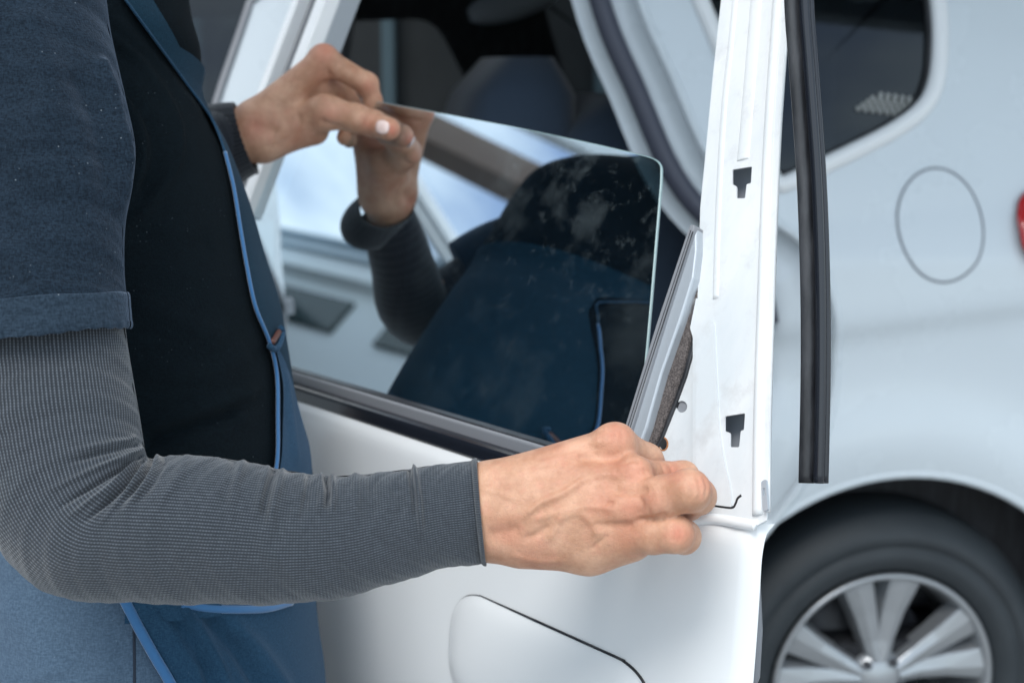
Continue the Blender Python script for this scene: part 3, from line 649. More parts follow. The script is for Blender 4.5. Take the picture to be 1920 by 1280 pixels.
# side return of the panel toward the car
r_ = [(1441, 960), (1443, 780), (1451, 520), (1461, 260), (1478, 0), (1502, -420)]; q = np.array([DT.px(x, y, PN) for x, y in r_]); q = cr(q, 40)
sweep("edge_return", DT.w(q[:, 0] - .002, q[:, 1], PN - .002), [(-.002, -.0015), (.0015, -.0015), (.0015, .0015), (-.002, .0015)], DT.n, PRIMER, door)
def bead(name, pts, hw, ht, mat=PRIMER, off=PN, par=door, n=50):
    q = cr(np.array([DT.px(x, y, off) for x, y in pts]), n)
    return sweep(name, DT.w(q[:, 0], q[:, 1], off - .0004), [(hw * math.cos(t), ht * math.sin(t)) for t in np.linspace(0, math.pi, 9)] + [(-hw, -.0003), (hw, -.0003)], DT.n, mat, par)
bead("pressed_rib", [(1484, -420), (1458, 0), (1441, 260), (1431, 520), (1423, 780), (1421, 965)], .0045, .0034)
bead("pressed_rib", [(1450, -420), (1418, 0), (1402, 200), (1393, 300)], .006, .0014)
bead("pressed_rib", [(1408, -420), (1378, 0), (1358, 200), (1347, 390), (1342, 560)], .003, .0012)
# lapped lower reinforcement plate
lap = roundpoly([(1304, 600), (1338, 600), (1343, 700), (1348, 800), (1357, 860), (1370, 915), (1372, 950), (1340, 946), (1304, 935)], [1, 8, 20, 30, 30, 20, 4, 2, 2], 4)
plate("lap_plate", DT, lap, [], PN + .0001, PN + .0011, PRIMER, door)
bead("plate_gap", [(1318, 944), (1345, 948), (1372, 951), (1379, 944), (1383, 934), (1390, 928)], .0012, .0008, RUBBER, PN, n=30)
bead("plate_shoulder", [(1300, 976), (1340, 972), (1390, 980), (1418, 984)], .004, .004, WHITE, PN, n=20)
plate("hinge_clip", DT, roundpoly([(1427, 902), (1436, 898), (1440, 955), (1430, 958)], 3, 3), [roundpoly([(1430, 915), (1434, 914), (1435, 928), (1431, 929)], 1, 2)], PN + .003, PN + .005, STEEL, door)
# backing box seen through the slots
plate("inner_frame", DT, [(1420, -420), (1362, 0), (1322, 390), (1310, 900), (1430, 960), (1436, 780), (1455, 260), (1472, 0), (1496, -420)], [], PN - .022, PN - .020, INNERW, door)
# corner gusset plate with two holes
gus = roundpoly([(1300, 640), (1288, 690), (1268, 740), (1242, 790), (1205, 850), (1180, 930), (1190, 990), (1312, 985), (1312, 640)], 5, 3)
def pc_c(x, y, rx, ry, k=18): return [(x + rx * math.cos(2 * math.pi * i / k), y + ry * math.sin(2 * math.pi * i / k)) for i in range(k)]
plate("gusset_plate", DT, gus, [pc_c(1278, 762, 10.5, 11), pc_c(1243, 832, 7.5, 11)], PN - .0065, PN - .005, PRIMER, door)
plate("hole_plug", DT, pc_c(1278, 762, 10, 10.5), [], PN - .009, PN - .0068, GREYTRIM, door)
plate("rust_ring", DT, pc_c(1243, 832, 10, 13.5), [pc_c(1243, 832, 7.6, 11)], PN - .0051, PN - .0047, RUST, door)
plate("hole_back", DT, pc_c(1243, 832, 12, 14), [], PN - .014, PN - .012, DARKTRIM, door)
# waist seals
def strip(name, l0, l1, n0, n1, mat, bev=.002):
    x0, x1 = 380, 1225; f = lambda L, x: L[1] + (x - L[0]) * L[2]
    return plate(name, DOOR, [(x0, f(l0, x0)), (x1, f(l0, x1)), (x1, f(l1, x1)), (x0, f(l1, x0))], [], n0, n1, mat, door, bev)
L0 = (600, 713, .298); L1 = (600, 738, .315); L2 = (600, 770, .33)
strip("waist_lip", L0, L1, .004, .016, GREYTRIM); strip("waist_moulding", (600, 739, .315), L2, .002, .026, RUBGLOSS, .004)
strip("lip_edge", (600, 708, .296), (600, 714, .298), .003, .013, RUBBER, .001)
# front frame of the door window and header
def fbar(name, px0, px1, wpx, n0, n1, mat):
    (x0, y0), (x1, y1) = px0, px1
    return plate(name, DT, [(x0, y0), (x0 + wpx, y0), (x1 + wpx, y1), (x1, y1)], [], n0, n1, mat, door, .0015)
dx = lambda x: x
fbar("front_frame_outer", (608, -160), (395, 400), 11, -.01, .02, WHITE)
fbar("front_frame_channel", (624, -160), (411, 400), 24, -.02, .004, GREYTRIM)
fbar("front_frame_inner", (652, -160), (440, 400), 18, -.02, .014, WHITE)
fbar("front_frame_liner", (673, -160), (460, 400), 26, -.03, -.004, HEADL)
plate("frame_header", DT, [(600, -160), (1502, -400), (1502, -460), (600, -215)], [], -.02, .02, WHITE, door)
# hanging rubber seal
seal = thing("rubber_seal", "long black rubber door seal hanging loose right of the stripped pillar", "rubber seal")
sp = [(1500, -420), (1494, -200), (1497, 0), (1506, 130), (1520, 330), (1527, 520), (1528, 700), (1524, 905)]
def sealpath(dx_, D): return camto([pc(x + dx_, y, D) for x, y in cr(sp, 60)])
fcam = -FW
sweep("flat_lip", sealpath(-12, 1.035), [(-.0058, 0), (.0058, 0), (.0055, .0022), (-.005, .003)], fcam, RUBBER, seal)
sweep("hollow_bead", sealpath(11, 1.03), circ(.0042, 14, 1, 1.2), fcam, RUBGLOSS, seal)
sweep("second_bead", sealpath(22, 1.033), circ(.003, 12, 1, 1.2), fcam, RUBGLOSS, seal)
sweep("clip_strip", sealpath(1, 1.034), circ(.0018, 8), fcam, GREYTRIM, seal)

# ---------------------------------------------------------------- glass run channel, loose
chn = thing("glass_run_channel", "grey metal window guide rail leaning loose against the pillar with brown felt", "guide rail")
def cs(name, poly, n0, n1, mat, bev=.0006): return plate(name, DT, poly, [], n0, n1, mat, chn, bev)
cs("rail_face", [(1299, 425), (1306, 424), (1306, 470), (1300, 520), (1275, 600), (1240, 700), (1212, 800), (1190, 860), (1158, 860), (1185, 790), (1240, 628)], .018, .030, STEEL, .0015)
cs("rail_edge", roundpoly([(1291, 428), (1294, 421), (1302, 421), (1300, 432), (1243, 610), (1189, 786), (1162, 870), (1150, 866), (1176, 785), (1231, 606)], [2, 4, 4, 2, 2, 2, 2, 2, 2, 2], 3), .016, .0335, GREYTRIM, .0015)
for q0, q1 in (((1295, 432), (1158, 860)), ((1298.5, 434), (1162.5, 862))):
    bead("groove", [q0, ((q0[0] + q1[0]) / 2 - 1, (q0[1] + q1[1]) / 2), q1], .0005, .0006, RUBBER, .0337, chn, 12)
cs("felt_strip", [(1306, 470), (1311, 480), (1308, 560), (1300, 600), (1292, 640), (1276, 700), (1255, 760), (1232, 820), (1205, 870), (1190, 860), (1212, 800), (1240, 700), (1275, 600), (1300, 520)], .004, .022, FELT, .002)
cs("rubber_backing", [(1308, 560), (1312, 560), (1304, 640), (1286, 705), (1264, 765), (1240, 825), (1210, 876), (1200, 870), (1230, 820), (1255, 760), (1276, 700), (1292, 640)], .0, .019, RUBBER, .001)

# ---------------------------------------------------------------- the loose window pane
pane_o = thing("window_glass", "dark tinted car window pane held at its corner, mirroring the worker", "window pane")
gl = [(1232, 302), (1241, 312), (1240, 345), (1232, 440), (1222, 560), (1213, 660), (1200, 800), (1190, 930), (960, 850), (700, 764), (500, 700), (390, 665), (400, 560), (450, 400), (478, 330), (520, 200), (545, 162), (600, 171), (700, 191), (800, 209), (960, 239), (1060, 260), (1120, 273), (1180, 287), (1220, 297)]
gl = [DT.px(x, y, .0) for x, y in gl]
gp_ = roundpoly(gl, .004, 3); n_ = len(gp_)
GA = np.array([q[0] for q in gp_]); GZ = np.array([q[1] for q in gp_])
tr_ = tessellate_polygon([[Vector((q[0], q[1], 0)) for q in gp_]])
uvp = np.stack([(GA - GA.min()) / (GA.max() - GA.min()), (GZ - GZ.min()) / (GA.max() - GA.min()) + .2], 1)
def orient(t, pos):
    a, b, c = [np.array([GA[i], GZ[i]]) for i in t]; e_ = (b - a)[0] * (c - a)[1] - (b - a)[1] * (c - a)[0]
    return t if (e_ > 0) == pos else t[::-1]
mesh_obj("tinted_pane", DT.w(GA, GZ, .0018), [orient(list(t), True) for t in tr_], PANE, pane_o, False, uvp)
V = np.concatenate([DT.w(GA, GZ, .0022), DT.w(GA, GZ, -.0022)])
prf = [(-.0003, -.0020), (.0009, -.0014), (.0012, 0), (.0009, .0014), (-.0003, .0020)]
sweep("ground_edge", DT.w(GA, GZ, 0.), circ(.0015, 8, .7, 1), DT.n, PANEEDGE, pane_o, closed=True)

# ================================================================== PERSON
man = thing("person", "worker in navy polo, grey knit undersleeves and blue overalls gripping door and glass", "person")

def mesh_sdf(fn, lo, hi, h): 
    p, org = grid(lo, hi, h); Fv = fn(p); return surface_nets(Fv, org, h)

# ---- left hand (nearer), camera space
def lh(p):
    W0 = pc(800, 962, .985); Wt = pc(930, 930, .985); Wb = pc(930, 1003, .985)
    d = smin(cone(p, pc(760, 950, .989), pc(900, 935, .990), .020, .0205), cone(p, pc(760, 985, .989), pc(900, 990, .990), .020, .0200), .02)
    mc = [  # base, MCP, radii
        (pc(925, 920, .983), pc(1150, 838, .985), .0195, .0140),
        (pc(925, 935, .98), pc(1180, 895, .966), .0195, .0140),
        (pc(925, 965, .98), pc(1180, 952, .957), .0195, .0140),
        (pc(925, 995, .985), pc(1160, 1000, .962), .0195, .0150)]
    for a, b, ra, rb in mc: d = smin(d, cone(p, a, b, ra, rb), .014)
    d = smin(d, cone(p, pc(985, 1018, .985), pc(1105, 1026, .978), .016, .0172), .016); d = smin(d, cone(p, pc(1105, 1024, .978), pc(1185, 1012, .966), .0165, .0140), .012)     # heel of the hand
    d = smin(d, cone(p, pc(960, 950, .995), pc(1150, 945, .995), .02, .018), .02)
    d = smin(d, ell(p, pc(1152, 822, .973), (.013, .0105, .010)), .010)                     # index knuckle
    d = smin(d, ell(p, pc(1192, 884, .955), (.011, .010, .008)), .009)
    d = smin(d, ell(p, pc(1183, 948, .947), (.011, .010, .007)), .010)
    palm = d
    fg = [
        [(pc(1155, 832, .982), .0125), (pc(1212, 862, 1.005), .0112), (pc(1245, 905, 1.03), .0098), (pc(1235, 935, 1.045), .009)],
        [(pc(1190, 893, .966), .0120), (pc(1282, 892, .985), .0098), (pc(1303, 922, 1.008), .009), (pc(1290, 950, 1.02), .0085)],
        [(pc(1190, 952, .956), .0130), (pc(1240, 932, .940), .0136), (pc(1292, 919, .930), .0134), (pc(1308, 930, .948), .0118), (pc(1292, 948, .978), .0105)],
        [(pc(1172, 1004, .962), .0130), (pc(1225, 1002, .946), .0122), (pc(1266, 1001, .938), .0118), (pc(1282, 1006, .952), .0108), (pc(1280, 1013, .975), .0095)]]
    tot = palm
    for ch in fg:
        f = None
        for (a, ra), (b, rb) in zip(ch[:-1], ch[1:]):
            c = cone(p, a, b, ra, rb); f = c if f is None else smin(f, c, .005)
        tot = np.minimum(tot, smin(palm, f, .008))
    # thumb tucked under the palm, closing on the frame from behind
    t_ = smin(cone(p, pc(960, 920, 1.0), pc(1060, 890, 1.03), .017, .0135), cone(p, pc(1060, 890, 1.03), pc(1160, 905, 1.055), .013, .011), .006)
    return smin(tot, t_, .01)
P0, P1 = pc(760, 790, .98), pc(1345, 1110, .98)
V, Fc = mesh_sdf(lh, (P0[0], P0[1] - .002, .895), (P1[0] + .004, P1[1], 1.07), .0013)
def dress(V, Fc, marks, reds):
    """veins, tendons and creases: (pixel polyline, width px, height m); reds: (x,y,r,amount)"""
    W = camto(V); px = proj(W); N = vnorm(V, Fc); face = np.clip(-N[:, 2] * 2, 0, 1); h = np.zeros(len(V)); tint = np.zeros(len(V))
    for line, wd, ht in marks:
        L = cr(line, 24) if len(line) > 2 else np.array(line, float); d, t = linedist(px, L); h += 1.35 * ht * np.exp(-(d / wd) ** 2) * face * np.clip(np.sin(np.pi * np.clip(t, .04, .96)) * 3, 0, 1)
    for x, y, r, am in reds: tint += am * np.exp(-((px[:, 0] - x) ** 2 + (px[:, 1] - y) ** 2) / r ** 2)
    return V + N * h[:, None], np.clip(tint, 0, 1)
LM = [([(985, 965), (1015, 942), (1055, 925), (1088, 903)], 6.5, .0016), ([(1088, 903), (1120, 893), (1165, 893)], 6, .0008), ([(1000, 975), (1040, 962), (1100, 950), (1150, 955)], 6, .0010),
      ([(905, 915), (940, 925), (975, 940)], 6, .0008), ([(1040, 975), (1085, 962), (1112, 985), (1120, 1005)], 7, .0010), ([(1030, 1010), (1045, 985), (1050, 965)], 8, .0008),
      ([(1110, 1030), (1125, 1015), (1140, 1003)], 3.5, -.0008), ([(1030, 850), (1080, 833), (1130, 828)], 9, .0012), ([(1040, 882), (1100, 880), (1160, 884)], 11, .0012),
      ([(1080, 858), (1130, 858), (1175, 858)], 10, -.0016), ([(1150, 920), (1185, 922), (1215, 915)], 8, -.0018), ([(1110, 985), (1150, 985), (1190, 985)], 8, -.0012),
      ([(915, 1003), (943, 1000), (975, 992)], 15, -.0016), ([(985, 1010), (1010, 1000), (1030, 985)], 7, -.0012), ([(1000, 900), (1060, 885), (1110, 878)], 9, -.0006),
      ([(1135, 941), (1142, 943), (1150, 941)], 2.5, -.0010), ([(1240, 870), (1245, 880), (1246, 890)], 2.5, -.0008), ([(1255, 870), (1260, 880), (1262, 890)], 2.5, -.0008), ([(1307, 895), (1313, 915), (1312, 935)], 3, -.0006),
      ([(1170, 868), (1185, 862), (1200, 866)], 5, -.001), ([(1258, 984), (1263, 1000), (1260, 1016)], 2.6, -.0007), ([(1270, 984), (1276, 1000), (1272, 1016)], 2.6, -.0007), ([(1290, 895), (1297, 915), (1294, 936)], 3, -.0007), ([(1320, 895), (1325, 912), (1322, 930)], 2.5, -.0006),
      ([(1140, 806), (1150, 812), (1146, 824)], 3, -.0005), ([(1160, 806), (1168, 814), (1164, 826)], 3, -.0005), ([(1206, 880), (1212, 888), (1208, 898)], 3, -.0006), ([(1196, 930), (1205, 948), (1200, 966)], 5, -.0010), ([(1196, 975), (1225, 972), (1250, 965)], 5, -.0014),
      ([(915, 880), (918, 920), (914, 960)], 3, -.0005), ([(928, 880), (932, 915), (926, 950)], 3, -.0004), ([(960, 1040), (1010, 1052), (1060, 1050)], 6, .0006), ([(1225, 925), (1215, 945), (1218, 965)], 4, -.0006), ([(1010, 870), (1060, 856), (1100, 846)], 5, .0007)]
LR = [(1155, 815, 30, .5), (1195, 885, 26, .5), (1185, 950, 26, .5), (1272, 1000, 20, .8), (1320, 905, 22, .6), (945, 1000, 30, .35), (1150, 870, 30, .3), (1060, 850, 60, .25), (1230, 940, 25, .4), (1130, 940, 30, .35), (1175, 1005, 30, .3), (1262, 882, 20, .6), (1000, 1040, 40, .3)]
V1, T1 = dress(V, Fc, LM, LR); F1 = Fc
# ---- right hand, camera space
def gd(x, y):                      # depth of the pane at a pixel
    d = ray(x, y); return np.dot(DT.o - CAM, DT.n) / np.dot(d, DT.n)
g7 = gd(705, 210)
def rh(p):
    b0 = g7 - .030
    d = smin(cone(p, pc(412, 255, b0 + .006), pc(470, 238, b0), .018, .021), cone(p, pc(412, 276, b0 + .008), pc(480, 268, b0 + .005), .021, .018), .02)
    for a, b, ra, rb in [(pc(480, 218, b0), pc(602, 118, b0 + .004), .0165, .0148), (pc(485, 235, b0 + .012), pc(590, 165, b0 + .03), .019, .016),
                         (pc(500, 250, b0 + .01), pc(610, 212, b0 - .005), .0185, .0135), (pc(500, 262, b0 + .01), pc(590, 246, b0 + .015), .017, .015), (pc(490, 265, b0 + .02), pc(580, 225, b0 + .04), .018, .016)]:
        d = smin(d, cone(p, a, b, ra, rb), .018)
    d = smin(d, ell(p, pc(608, 108, b0 - .002), (.012, .0125, .011)), .010)
    d = smin(d, ell(p, pc(612, 203, b0 - .012), (.013, .0115, .009)), .010)
    palm = d
    ch = [
        [(pc(608, 112, b0 + .006), .0132), (pc(688, 158, g7 + .004), .0120), (pc(700, 190, g7 + .011), .0092), (pc(694, 215, g7 + .012), .008)],
        [(pc(595, 160, b0 + .03), .0125), (pc(645, 175, g7 + .035), .011), (pc(676, 212, g7 + .030), .010), (pc(672, 240, g7 + .018), .0088)],
        [(pc(590, 205, b0 + .045), .012), (pc(625, 215, g7 + .045), .011), (pc(654, 238, g7 + .033), .0095), (pc(646, 258, g7 + .020), .0088)],
        [(pc(608, 210, b0 - .006), .0168), (pc(668, 222, b0 - .006), .0146), (pc(700, 232, gd(700, 232) - .0235), .0136), (pc(729, 242, gd(729, 242) - .0205), .0122)]]
    tot = palm
    for c_ in ch:
        f = None
        for (a, ra), (b, rb) in zip(c_[:-1], c_[1:]):
            q = cone(p, a, b, ra, rb); f = q if f is None else smin(f, q, .006)
        tot = np.minimum(tot, smin(palm, f, .012))
    return tot
Q0, Q1 = pc(350, 70, g7), pc(760, 350, g7)
V, Fc = mesh_sdf(rh, (Q0[0], Q0[1], g7 - .075), (Q1[0], Q1[1], g7 + .07), .0016)
RM = [([(560, 215), (580, 200), (600, 196)], 10, .001), ([(530, 195), (560, 150), (590, 115)], 12, .001), ([(470, 235), (500, 242), (520, 250)], 12, -.002), ([(615, 130), (622, 160), (632, 185)], 6, -.002), ([(600, 225), (620, 235), (640, 240)], 7, -.0016), ([(512, 275), (540, 265), (560, 240), (558, 215)], 6, -.0012),
      ([(680, 222), (682, 232), (680, 244)], 3, -.0007), ([(688, 220), (690, 226), (690, 236)], 3, -.0006)]
RR = [(608, 95, 24, .7), (692, 165, 18, .5), (735, 245, 14, 1.), (690, 232, 18, .5), (620, 215, 20, .5), (480, 240, 26, .6), (560, 260, 40, .3), (610, 150, 25, .3)]
V2, T2 = dress(V, Fc, RM, RR); F2 = Fc

# ---- coarse body under the clothes (torso, neck, head, arms, legs), camera space converted from world
def tw(x, y, D): return P(x, y, D)
TD = 1.225                                                    # depth of the middle of the torso
base = np.array([-.36, 1.2, 0.])
def bodyf(p):
    X = lambda x, y, z: np.array([x, y, z], np.float32)
    d = cone(p, X(-.33, 1.22, .86), X(-.36, 1.22, 1.12), .07, .08)
    d = smin(d, cone(p, X(-.41, 1.12, 1.34), X(-.41, 1.34, 1.34), .05, .05), .06)
    d = smin(d, cone(p, X(-.36, 1.22, 1.12), X(-.40, 1.22, 1.32), .08, .07), .05)
    d = smin(d, cone(p, X(-.41, 1.22, 1.40), X(-.36, 1.22, 1.50), .055, .052), .04)
    d = smin(d, ell(p, X(-.33, 1.22, 1.62), (.098, .078, .115)), .03)
    d = smin(d, ell(p, X(-.285, 1.22, 1.555), (.05, .05, .05)), .03)
    d = smin(d, cone(p, X(-.232, 1.22, 1.62), X(-.215, 1.22, 1.59), .009, .014), .012)       # nose
    d = smin(d, cone(p, X(-.24, 1.20, 1.555), X(-.24, 1.24, 1.555), .010, .010), .008)       # lips
    for s in (-1, 1):
        d = smin(d, ell(p, X(-.335, 1.22 + s * .08, 1.61), (.018, .009, .032)), .006)        # ears
        d = np.maximum(d, -ell(p, X(-.228, 1.22 + s * .032, 1.625), (.016, .017, .010)))
        d = smin(d, ell(p, X(-.248, 1.22 + s * .032, 1.625), (.013, .013, .012)), .004)      # eyes
        d = smin(d, cone(p, X(-.33, 1.22 + s * .09, .86), X(-.33, 1.22 + s * .10, .47), .065, .05), .05)
        d = smin(d, cone(p, X(-.33, 1.22 + s * .10, .47), X(-.38, 1.22 + s * .11, .09), .055, .04), .03)
    sh, el, wr = camto([pc(-20, 60, 1.04)])[0], camto([pc(170, 975, .96)])[0], camto([pc(780, 965, .985)])[0]
    d = smin(d, cone(p, X(-.40, 1.12, 1.32), sh, .05, .035), .03); d = smin(d, cone(p, sh, el.astype(np.float32), .034, .022), .02); d = smin(d, cone(p, el, wr, .022, .020), .01)
    sh, el, wr = X(-.42, 1.31, 1.33), X(-.44, 1.42, 1.18), camto([pc(400, 268, g7 - .022)])[0] - np.array([0, .035, 0])
    d = smin(d, cone(p, sh, el, .036, .025), .03); return smin(d, cone(p, el, wr, .022, .012), .01)
V, Fc = mesh_sdf(bodyf, (-.66, .80, .04), (.0, 1.66, 1.78), .011)
V = V + np.array([0, .035, 0]) * np.clip((V[:, 1:2] - 1.08) / .05, 0, 1); Vw = np.concatenate([camto(V1), camto(V2), V]); Fa = np.concatenate([F1, F2 + len(V1), Fc[:, ::-1] * 1 + len(V1) + len(V2)])
body = mesh_obj("body", Vw, Fa, SKIN, man)
bm = bmesh.new(); bm.from_mesh(body.data); bmesh.ops.recalc_face_normals(bm, faces=bm.faces); bm.to_mesh(body.data); bm.free()
at = body.data.attributes.new("tint", 'FLOAT', 'POINT'); at.data.foreach_set("value", np.concatenate([T1, T2, np.zeros(len(V))]))
m = body.modifiers.new("cs", 'SMOOTH'); m.factor = .5; m.iterations = 1
# hair cap
V, Fc = mesh_sdf(lambda p: np.maximum(ell(p, np.array([-.345, 1.22, 1.635], np.float32), (.104, .087, .115)), -(p[..., 2] - 1.60 + (p[..., 0] + .30) * .9)), (-.47, 1.12, 1.5), (-.22, 1.32, 1.77), .008)
mesh_obj("hair", V, Fc, HAIR, man)
# thumb nail
nc = pc(717, 238, gd(715, 238) - .0345); nv = []
for i in range(9):
    for j in range(9):
        u = (i / 8 - .5) * 2; v = (j / 8 - .5) * 2; uu = u * math.sqrt(1 - v * v / 2.6); vv = v * math.sqrt(1 - u * u / 2.6)
        nv.append(nc + np.array([uu * .0068 + vv * -.0012, vv * .0068 + uu * .0014, .0026 * vv * vv + .0012 * uu * uu]))
hp_ = proj(camto(V2)); npx = proj(camto(nv)); fr_ = vnorm(V2, F2)[:, 2] < 0 if vnorm(V2, F2)[:, 2][V2[:, 2].argmin()] < 0 else vnorm(V2, F2)[:, 2] > 0
nd = []
for q_ in npx:                     # the nail plate follows the curve of the thumb tip
    d2 = ((hp_ - q_) ** 2).sum(1); d2[~fr_] = 1e9; k_ = np.argsort(d2)[:12]; zz = V2[k_, 2]; nd.append(np.sort(zz)[:6].mean())
nv = [pc(q_[0], q_[1], d_ - .0009) for q_, d_ in zip(npx, nd)]
o = mesh_obj("thumb_nail", camto(nv), [(i * 9 + j, (i + 1) * 9 + j, (i + 1) * 9 + j + 1, i * 9 + j + 1) for i in range(8) for j in range(8)], NAIL, man); mm = o.modifiers.new("s", 'SOLIDIFY'); mm.thickness = .0015; mm.offset = 0

# ---- tubes from outlines
def tube(name, st, n, m, mat, parent=man, disp=None, cap=False, ratio=.85):
    """stations: inner px, outer px, depth"""
    S = cr([[a[0], a[1], b[0], b[1], D] for a, b, D in st], n); V = np.zeros((n, m + 1, 3)); uv = np.zeros((n, m + 1, 2))
    mid = np.array([pc((s[0] + s[2]) / 2, (s[1] + s[3]) / 2, s[4]) for s in S]); cum = np.r_[0, np.cumsum(np.linalg.norm(np.diff(mid, axis=0), axis=1))]
    ph = np.linspace(0, 2 * math.pi, m + 1)
    for i, s in enumerate(S):
        pi_, po = pc(s[0], s[1], s[4]), pc(s[2], s[3], s[4]); c = (pi_ + po) / 2; h = (pi_ - po) / 2; R = np.linalg.norm(h)
        V[i] = c + np.cos(ph)[:, None] * h - np.sin(ph)[:, None] * np.array([0, 0, 1.]) * R * ratio
        uv[i, :, 0] = cum[i]; uv[i, :, 1] = ph / (2 * math.pi)
    uv[..., 0] /= cum[-1]
    I = np.arange(n * (m + 1)).reshape(n, m + 1); Fc = np.stack([I[:-1, :-1], I[1:, :-1], I[1:, 1:], I[:-1, 1:]], -1).reshape(-1, 4)
    Vf = V.reshape(-1, 3); N = vnorm(Vf, Fc)
    cen = np.repeat(V.mean(1), m + 1, 0); sg = np.sign(((Vf - cen) * N).sum(1).mean()); N *= sg
    if disp is not None:
        h = disp(proj(camto(Vf)), uv.reshape(-1, 2), N); Vf = Vf + N * h[:, None]
    o = mesh_obj(name, camto(Vf), Fc if sg > 0 else Fc[:, ::-1], mat, parent, True, uv.reshape(-1, 2))
    return o
nz = lambda x, s: np.sin(x * 1.0 + s) + .5 * np.sin(x * 2.3 + 1.7 * s) + .25 * np.sin(x * 5.1 + .6 * s)
ARM = [((236, 560), (-75, 560), .99), ((234, 620), (-78, 620), .985), ((246, 700), (-78, 700), .98), ((258, 770), (-72, 790), .975), ((266, 820), (-55, 880), .97), ((270, 845), (-25, 975), .965),
       ((276, 858), (25, 1055), .96), ((290, 858), (85, 1108), .957), ((330, 853), (160, 1125), .955), ((400, 857), (270, 1130), .955), ((470, 868), (400, 1132), .957), ((560, 886), (545, 1131), .96), ((640, 892), (650, 1118), .965),
       ((740, 882), (760, 1086), .97), ((820, 872), (838, 1064), .975), ((860, 866), (880, 1059), .978), ((889, 863), (909, 1052), .98)]
def wr(lines):
    def f(px, uv, N):
        face = np.clip(-N[:, 2] * 3 + .6, 0, 1); h = np.zeros(len(px))
        for L, wd, ht in lines:
            L = cr(L, 20) if len(L) > 2 else np.array(L, float); d, t = linedist(px, L); fade = np.clip((1 - t) * 3, 0, 1)
            h += 1.7 * ht * np.exp(-(d / wd) ** 2) * face * fade
        h += .0006 * nz(uv[:, 0] * 60 + 3 * np.sin(uv[:, 1] * 9), 2.) * face
        return h
    return f
AW = []
for k_, (a, b, c, ht) in enumerate([((262, 846), (200, 870), (80, 925), .0016), ((264, 856), (190, 900), (105, 955), -.0030), ((266, 860), (205, 915), (120, 975), .0022), ((272, 862), (225, 915), (150, 985), -.0036),
                      ((278, 864), (240, 920), (185, 985), .0024), ((284, 862), (262, 900), (205, 965), -.003), ((296, 860), (268, 912), (225, 965), .0018), ((310, 860), (290, 900), (255, 945), -.0014), ((255, 835), (190, 850), (120, 870), -.0016), ((250, 822), (200, 832), (130, 845), .0012)]):
    AW.append(([a, b, c], 5.5 if ht > 0 else 5, ht))
AW += [([(514, 878), (500, 930), (490, 990)], 7, -.0022), ([(505, 878), (488, 925), (480, 970)], 7, .0016), ([(530, 880), (518, 930), (505, 985)], 6, .0014), ([(455, 868), (442, 910), (430, 960)], 9, .0014), ([(440, 868), (425, 920), (415, 960)], 8, -.0010),
       ([(612, 888), (616, 920), (612, 955)], 4, -.0032), ([(622, 888), (626, 930), (620, 970)], 4.5, .0016), ([(600, 888), (602, 930), (595, 965)], 6, .0016), ([(580, 886), (575, 930), (565, 975)], 6, -.0014), ([(776, 878), (786, 940), (790, 1010)], 4.5, .0022), ([(768, 878), (776, 930), (778, 985)], 4, -.0018),
       ([(745, 920), (752, 950), (745, 985)], 9, -.0014), ([(540, 950), (520, 1000), (515, 1040)], 10, -.001), ([(350, 858), (330, 900), (290, 950)], 10, .001), ([(690, 884), (700, 940), (690, 985)], 8, -.0012), ([(666, 886), (668, 930), (660, 985)], 7, .0012)]
tube("left_undersleeve", ARM, 420, 260, KNIT, man, wr(AW), ratio=.62)
# folded end of the cuff
tube("left_cuff_hem", [((884, 862), (903, 1056), .98), ((888, 859), (907, 1060), .98), ((894, 859), (912, 1060), .98), ((894, 866), (911, 1052), .98), ((888, 872), (905, 1046), .98)], 14, 90, KNIT, man, None, ratio=.70)
# polo sleeve
SLV = [((60, -330), (-330, -200), 1.08), ((135, -200), (-330, -100), 1.06), ((185, -60), (-260, -20), 1.03), ((205, 60), (-190, 60), 1.015), ((232, 180), (-140, 180), 1.005), ((250, 270), (-115, 280), 1.0), ((246, 340), (-105, 360), .995), ((232, 420), (-100, 440), .99), ((230, 500), (-98, 515), .985), ((234, 552), (-96, 580), .982)]
SWR = [([(190, 120), (215, 200), (236, 300), (232, 400)], 10, .004), ([(150, 150), (185, 240), (200, 330), (190, 420)], 22, -.003), ([(60, 40), (90, 150), (80, 280)], 30, .003), ([(0, 330), (60, 360), (130, 440)], 30, -.002), ([(0, 470), (60, 500), (120, 560)], 25, .002)]
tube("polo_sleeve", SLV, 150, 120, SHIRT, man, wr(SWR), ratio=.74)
tube("sleeve_band", [((235, 548), (-98, 574), .982), ((239, 552), (-100, 580), .982), ((241, 575), (-100, 606), .981), ((243, 600), (-101, 634), .98), ((243, 611), (-101, 650), .98), ((239, 613), (-99, 652), .98), ((234, 604), (-94, 640), .98)], 50, 200, BAND, man,
     lambda px, uv, N: .0005 * np.sin(uv[:, 1] * 190) * (uv[:, 0] > .7) + .0006 * np.sin(uv[:, 1] * 40), ratio=.76)
# right cuff
rc = g7 - .022
tube("right_undersleeve", [((378, 200), (420, 356), rc + .016), ((395, 196), (436, 352), rc + .012), ((432, 193), (474, 328), rc + .002), ((440, 194), (482, 326), rc), ((437, 200), (478, 320), rc)], 70, 90, KNITD, man,
     lambda px, uv, N: .0007 * np.sin(uv[:, 1] * 2 * math.pi * 34) * (uv[:, 0] > .45), ratio=.8)

